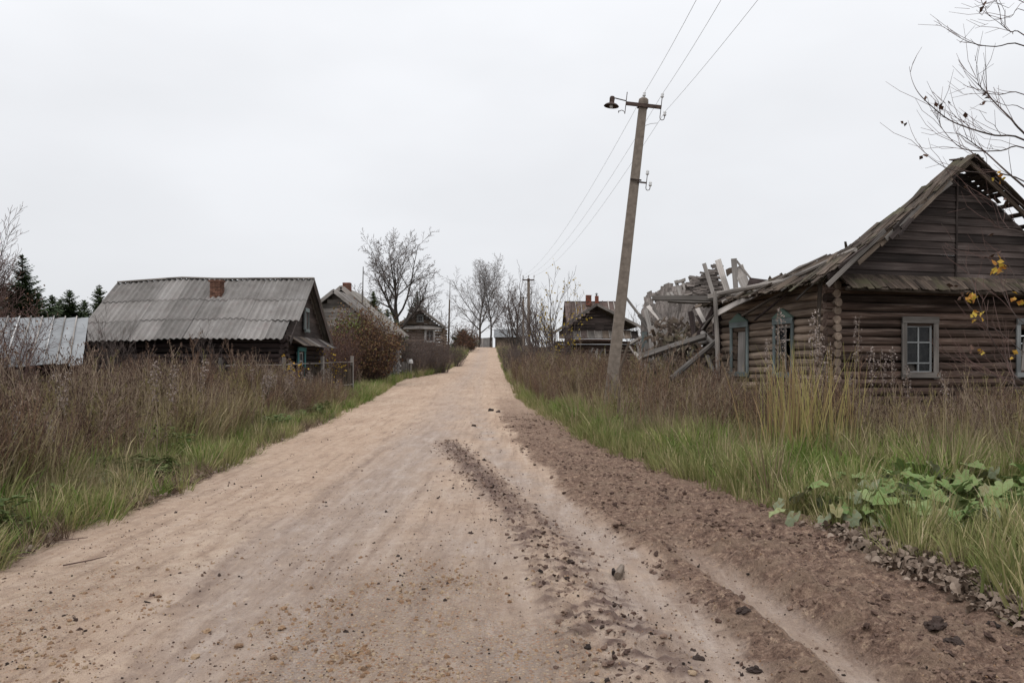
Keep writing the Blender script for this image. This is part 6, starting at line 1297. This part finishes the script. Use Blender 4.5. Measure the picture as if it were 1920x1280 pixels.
# ---------------------------------------------------------------- leaf litter, clods, stones
random.seed(14)
M['litter'] = leafy('litter', [(0, (0.085, 0.058, 0.042)), (.5, (0.19, 0.143, 0.110)), (1, (0.36, 0.29, 0.235))])
def curled(name):
    mb = MB(); u = random.random(); s = .045; r = []
    for i in range(4):
        t = i / 3; w_ = s * (.15 + .42 * math.sin(math.pi * (t * .85 + .1))); z_ = s * (.35 * math.sin(t * 3)); r.append((Vector((t * s * 1.5, -w_, z_ + w_ * .7)), Vector((t * s * 1.5, 0, z_)), Vector((t * s * 1.5, w_, z_ + w_ * random.uniform(.2, 1)))))
    for i in range(3): 
        for k in range(2): mb.face([r[i][k], r[i + 1][k], r[i + 1][k + 1], r[i][k + 1]], [(u, 0)] * 4)
    return mb.mesh(name, [M['litter']])
def lit(a, b): y = 4.4 + 3.6 * b; x = XR(y) - .35 + 1.15 * a; return x, y, sstep(0, .25, a + .2 * fbm(x * 2, y * 2, 191, 3)) * (1 - sstep(.6, 1, a)) * (1 - sstep(6.6, 8, y))
x, y = rpts(3600, lit); z = np.maximum(H(x, y), road_z_arr(x, y)) + .01 + rng.random(len(x)) * .025
put('leaf_litter', 'grey brown curled leaf litter heaped along the right road edge', 'leaves', [curled('dead_leaf') for _ in range(5)], x, y, z, s=(.6, 1.35), tilt=.75)
x, y = rpts(3000, lambda a, b: ((lambda yy, oo: (XL(yy) - oo, yy, clump(XL(yy) - oo, yy, 1.5, 195, -.2, .1)))(4 + 20 * b ** 1.4, -.12 + .75 * a))); z = np.maximum(H(x, y), road_z_arr(x, y)) + .01
put('leaf_litter', 'dry leaves and stalk bits along the left road edge', 'leaves', [curled('dead_leaf') for _ in range(3)] + [tuft(9, .28, .08, .006, 1.2, 'stalk_bits', M['grass_straw']), tuft(9, .24, .08, .006, 1.2, 'stalk_bits', M['weed_dark']), tuft(9, .24, .08, .006, 1.2, 'stalk_bits', M['weed_stem'])], x, y, z, s=(.6, 1.3), tilt=1.35)
def clod(name, mat, n=2, rough=.3, sq=.7):
    import bmesh
    bm = bmesh.new(); bmesh.ops.create_icosphere(bm, subdivisions=n, radius=1)
    o3 = rvec(50)
    from mathutils import noise as mnoise
    for v in bm.verts: f = 1 + rough * mnoise.noise(v.co * 1.3 + o3) * 1.6 + rough * .7 * mnoise.noise(v.co * 3.1 + o3); v.co = Vector((v.co.x * f, v.co.y * f * .85, v.co.z * f * sq))
    me = bpy.data.meshes.new(name); bm.to_mesh(me); bm.free(); me.materials.append(mat); return me
def clod_mat(name, c):
    t = NT(name); n = t.noise(t.tcoord('Object'), 3, 5, .7); f = t.math('ADD', t.math('MULTIPLY', n, .5), t.math('MULTIPLY', t.rnd(), .5)); t.color(t.ramp(f, c)); t.bump(n, .6, .2); return t.m
M['clod'] = clod_mat('clod', [(.25, (0.075, 0.046, 0.036)), (.5, (0.155, 0.098, 0.076)), (.75, (0.26, 0.175, 0.13))]); M['clod_dark'] = clod_mat('clod_dark', [(.25, (0.030, 0.022, 0.019)), (.7, (0.085, 0.058, 0.048))]); M['stone'] = clod_mat('stone', [(.25, (0.20, 0.13, 0.085)), (.45, (0.32, 0.19, 0.11)), (.6, (0.40, 0.28, 0.18)), (.8, (0.47, 0.37, 0.27))])
CL = [clod('clod', M['clod'], 2, .6, .5) for _ in range(6)]; CD = [clod('clod', M['clod_dark'], 2, .55, .55) for _ in range(4)]; SN = [clod('stone', M['stone'], 1, .35) for _ in range(5)]
def mudp(a, b): y = 3.6 + 22 * b ** 1.7; x = trM(y) - .05 + (XR(y) - trM(y) + .15) * a; ok = np.abs(x - trD(y)) > .17; return x, y, np.where((y < 6.4) & ~ok, .06, 1) * (.08 + .92 * clump(x, y, 2.2, 201, 0, .2))
x, y = rpts(6500, mudp); put('mud_clods', 'crumbled brown mud clods churned up on the right of the road', 'mud', CL, x, y, road_z_arr(x, y) + .001, s=.004 + .026 * rng.random(6500) ** 4.5, tilt=.7)
def trd(a, b): y = 3.8 + 13 * b; x = trC(y) + (rng.normal(0, .17, len(a))); return x, y, .3 + .7 * (np.sin(y * 2 * np.pi / .19) > -.2)
x, y = rpts(2600, trd); put('mud_clods', 'line of dark mud crumbs pressed out by tyres along the road middle', 'mud', CL + CD[:1], x, y, road_z_arr(x, y) + .001, s=.004 + .020 * rng.random(2600) ** 4, tilt=.7)
def rgen(a, b): y = 3.6 + 20 * b ** 1.8; x = XL(y) + .3 + (XR(y) - XL(y) - .5) * a; return x, y, clump(x, y, 1.3, 207, -.05, .22) ** 2 + .03
x, y = rpts(1500, rgen); put('dirt_crumbs', 'dark dirt crumbs strewn over the road', 'dirt', CD + CL[:2], x, y, road_z_arr(x, y), s=.003 + .016 * rng.random(1500) ** 4, flat=True)
def gv(a, b): y = 3.5 + 3.8 * b ** 1.3; x = np.where(rng.random(len(a)) < .75, rng.normal(-.7, .55, len(a)), -3.2 + 1.0 * a); return x, y, np.exp(-((y - 3.9) / 2.1) ** 2) * (clump(x, y, 2.2, 209, -.05, .2) + .06)
x, y = rpts(3600, gv); put('gravel', 'orange and tan gravel pressed into the road near the camera', 'gravel', SN, x, y, road_z_arr(x, y) - .001, s=.004 + .017 * rng.random(3600) ** 3.2, flat=True)
def grit(a, b): y = 3.4 + 9 * b ** 1.6; x = XL(y) + .2 + (XR(y) - XL(y) - .3) * a; return x, y, (.25 + .75 * clump(x, y, .9, 211, -.1, .15)) * (1 - sstep(8, 12.4, y))
x, y = rpts(14000, grit); ig = rng.choice(13, 14000, p=[.1] * 5 + [.05] * 6 + [.1, .1]); put('grit', 'fine grit of tan stones and dark crumbs bedded all over the near road', 'gravel', SN + CL + CD[:2], x, y, road_z_arr(x, y) - .001, s=.0022 + .0075 * rng.random(14000) ** 3, flat=True, idx=ig)
# single larger pieces on the road
def lone(name, px, py, size, me, label, cat, group, sq=(1, 1, .8), rz=0.0):
    d = EYE * F / (py - HZ); x_ = (px - 960) / F * d; o = bpy.data.objects.new(name, me); COL.objects.link(o); o.location = (x_, d, road_z(x_, d) + size * .25); o.scale = (size * sq[0], size * sq[1], size * sq[2]); o.rotation_euler = (random.uniform(-.3, .3), random.uniform(-.3, .3), rz or random.uniform(0, 6)); tag(o, label, cat, group); return o
BC = [clod('mud_clod', M['clod_dark'], 3, .5) for _ in range(3)]; BS = [clod('stone', M['stone'], 2, .3) for _ in range(3)]; BB = [clod('mud_clod', M['clod'], 3, .55) for _ in range(3)]
for (px, py, s, k, lab) in ((1415, 1258, .032, 0, 'dark round mud clod at the bottom edge, right of centre'), (1310, 1236, .028, 1, 'dark clod left of the round one at the bottom edge'), (1392, 1165, .045, 2, 'flat dark clod beside the smooth wet rut'), (1755, 1195, .055, 0, 'largest dark clod in the churned mud at lower right'), (1790, 1225, .05, 1, 'crumbly dark clod just below the largest one'), (1862, 1190, .035, 2, 'dark clod near the leaf litter at lower right'), (908, 866, .035, 0, 'dark clod alone on the smooth track in mid road'), (882, 1005, .025, 1, 'dark clod beside the tread line, left of it'), (1070, 1063, .03, 2, 'dark clod on the tread line near the wood chunk'), (920, 772, .09, 0, 'pair of dark clods far up the right track, left one'), (934, 775, .08, 1, 'pair of dark clods far up the right track, right one'), (888, 800, .06, 2, 'flat brown clod in mid road far up the track')):
    lone('mud_clod', px, py, s, BC[k], lab, 'mud clod', 'larger mud clods on the road')
for (px, py, s, k, lab) in ((448, 1212, .030, 0, 'largest orange stone in the gravel at the bottom'), (388, 1186, .026, 1, 'orange stone upper left in the gravel'), (366, 1233, .026, 2, 'orange stone left of the largest one'), (532, 1140, .024, 0, 'tan stone above the gravel patch'), (528, 1178, .027, 1, 'pale orange stone in the middle of the gravel'), (1298, 1270, .024, 2, 'orange stone at the bottom edge right of centre'), (514, 1238, .022, 1, 'small orange stone low in the gravel')):
    lone('stone', px, py, s, BS[k], lab, 'stone', 'larger stones on the road')
d = EYE * F / (1080 - HZ); c = Vector(((1160 - 960) / F * d, d, 0)); c.z = road_z(c.x, c.y); wc = thing('wood_chunk', c, 'muddy broken piece of wood lying on the smooth wheel track', 'wood')
mb = MB(); mb.tube([c + Vector((-.02, -.10, .03)), c + Vector((.01, .02, .035)), c + Vector((.05, .17, .04))], [.028, .030, .018], 8, wob=.2); mb.build('stick', M['plank_brown'], wc)
mb = MB(); mb.tube([c + Vector((-.035, .0, .03)), c + Vector((-.03, .08, .035))], [.022, .012], 7, wob=.25); mb.build('splinter', M['log_black'], wc)
for (px, py, L, an, lab) in ((160, 1062, .35, 1.0, 'thin dry twig lying on the sandy left side of the road'), (1905, 1085, .7, 2.7, 'pale dry stalk across the leaf litter at the right edge'), (130, 1018, .3, .3, 'dry grass stalk on the sand near the left verge')):
    d = EYE * F / (py - HZ); c = Vector(((px - 960) / F * d, d, 0)); e = Vector((math.cos(an), math.sin(an), 0)) * L / 2; mb = MB(); pts = [c - e, c + rvec(.03), c + e]
    for p in pts: p.z = max(road_z(p.x, p.y), Hf(p.x, p.y)) + .025
    mb.tube(pts, [.006, .005, .003], 5); o = mb.build('dry_stalk', M['grass_straw'] if px > 1000 else M['twig_red'], None); tag(o, lab, 'stalk', 'stalks lying on the road edge')
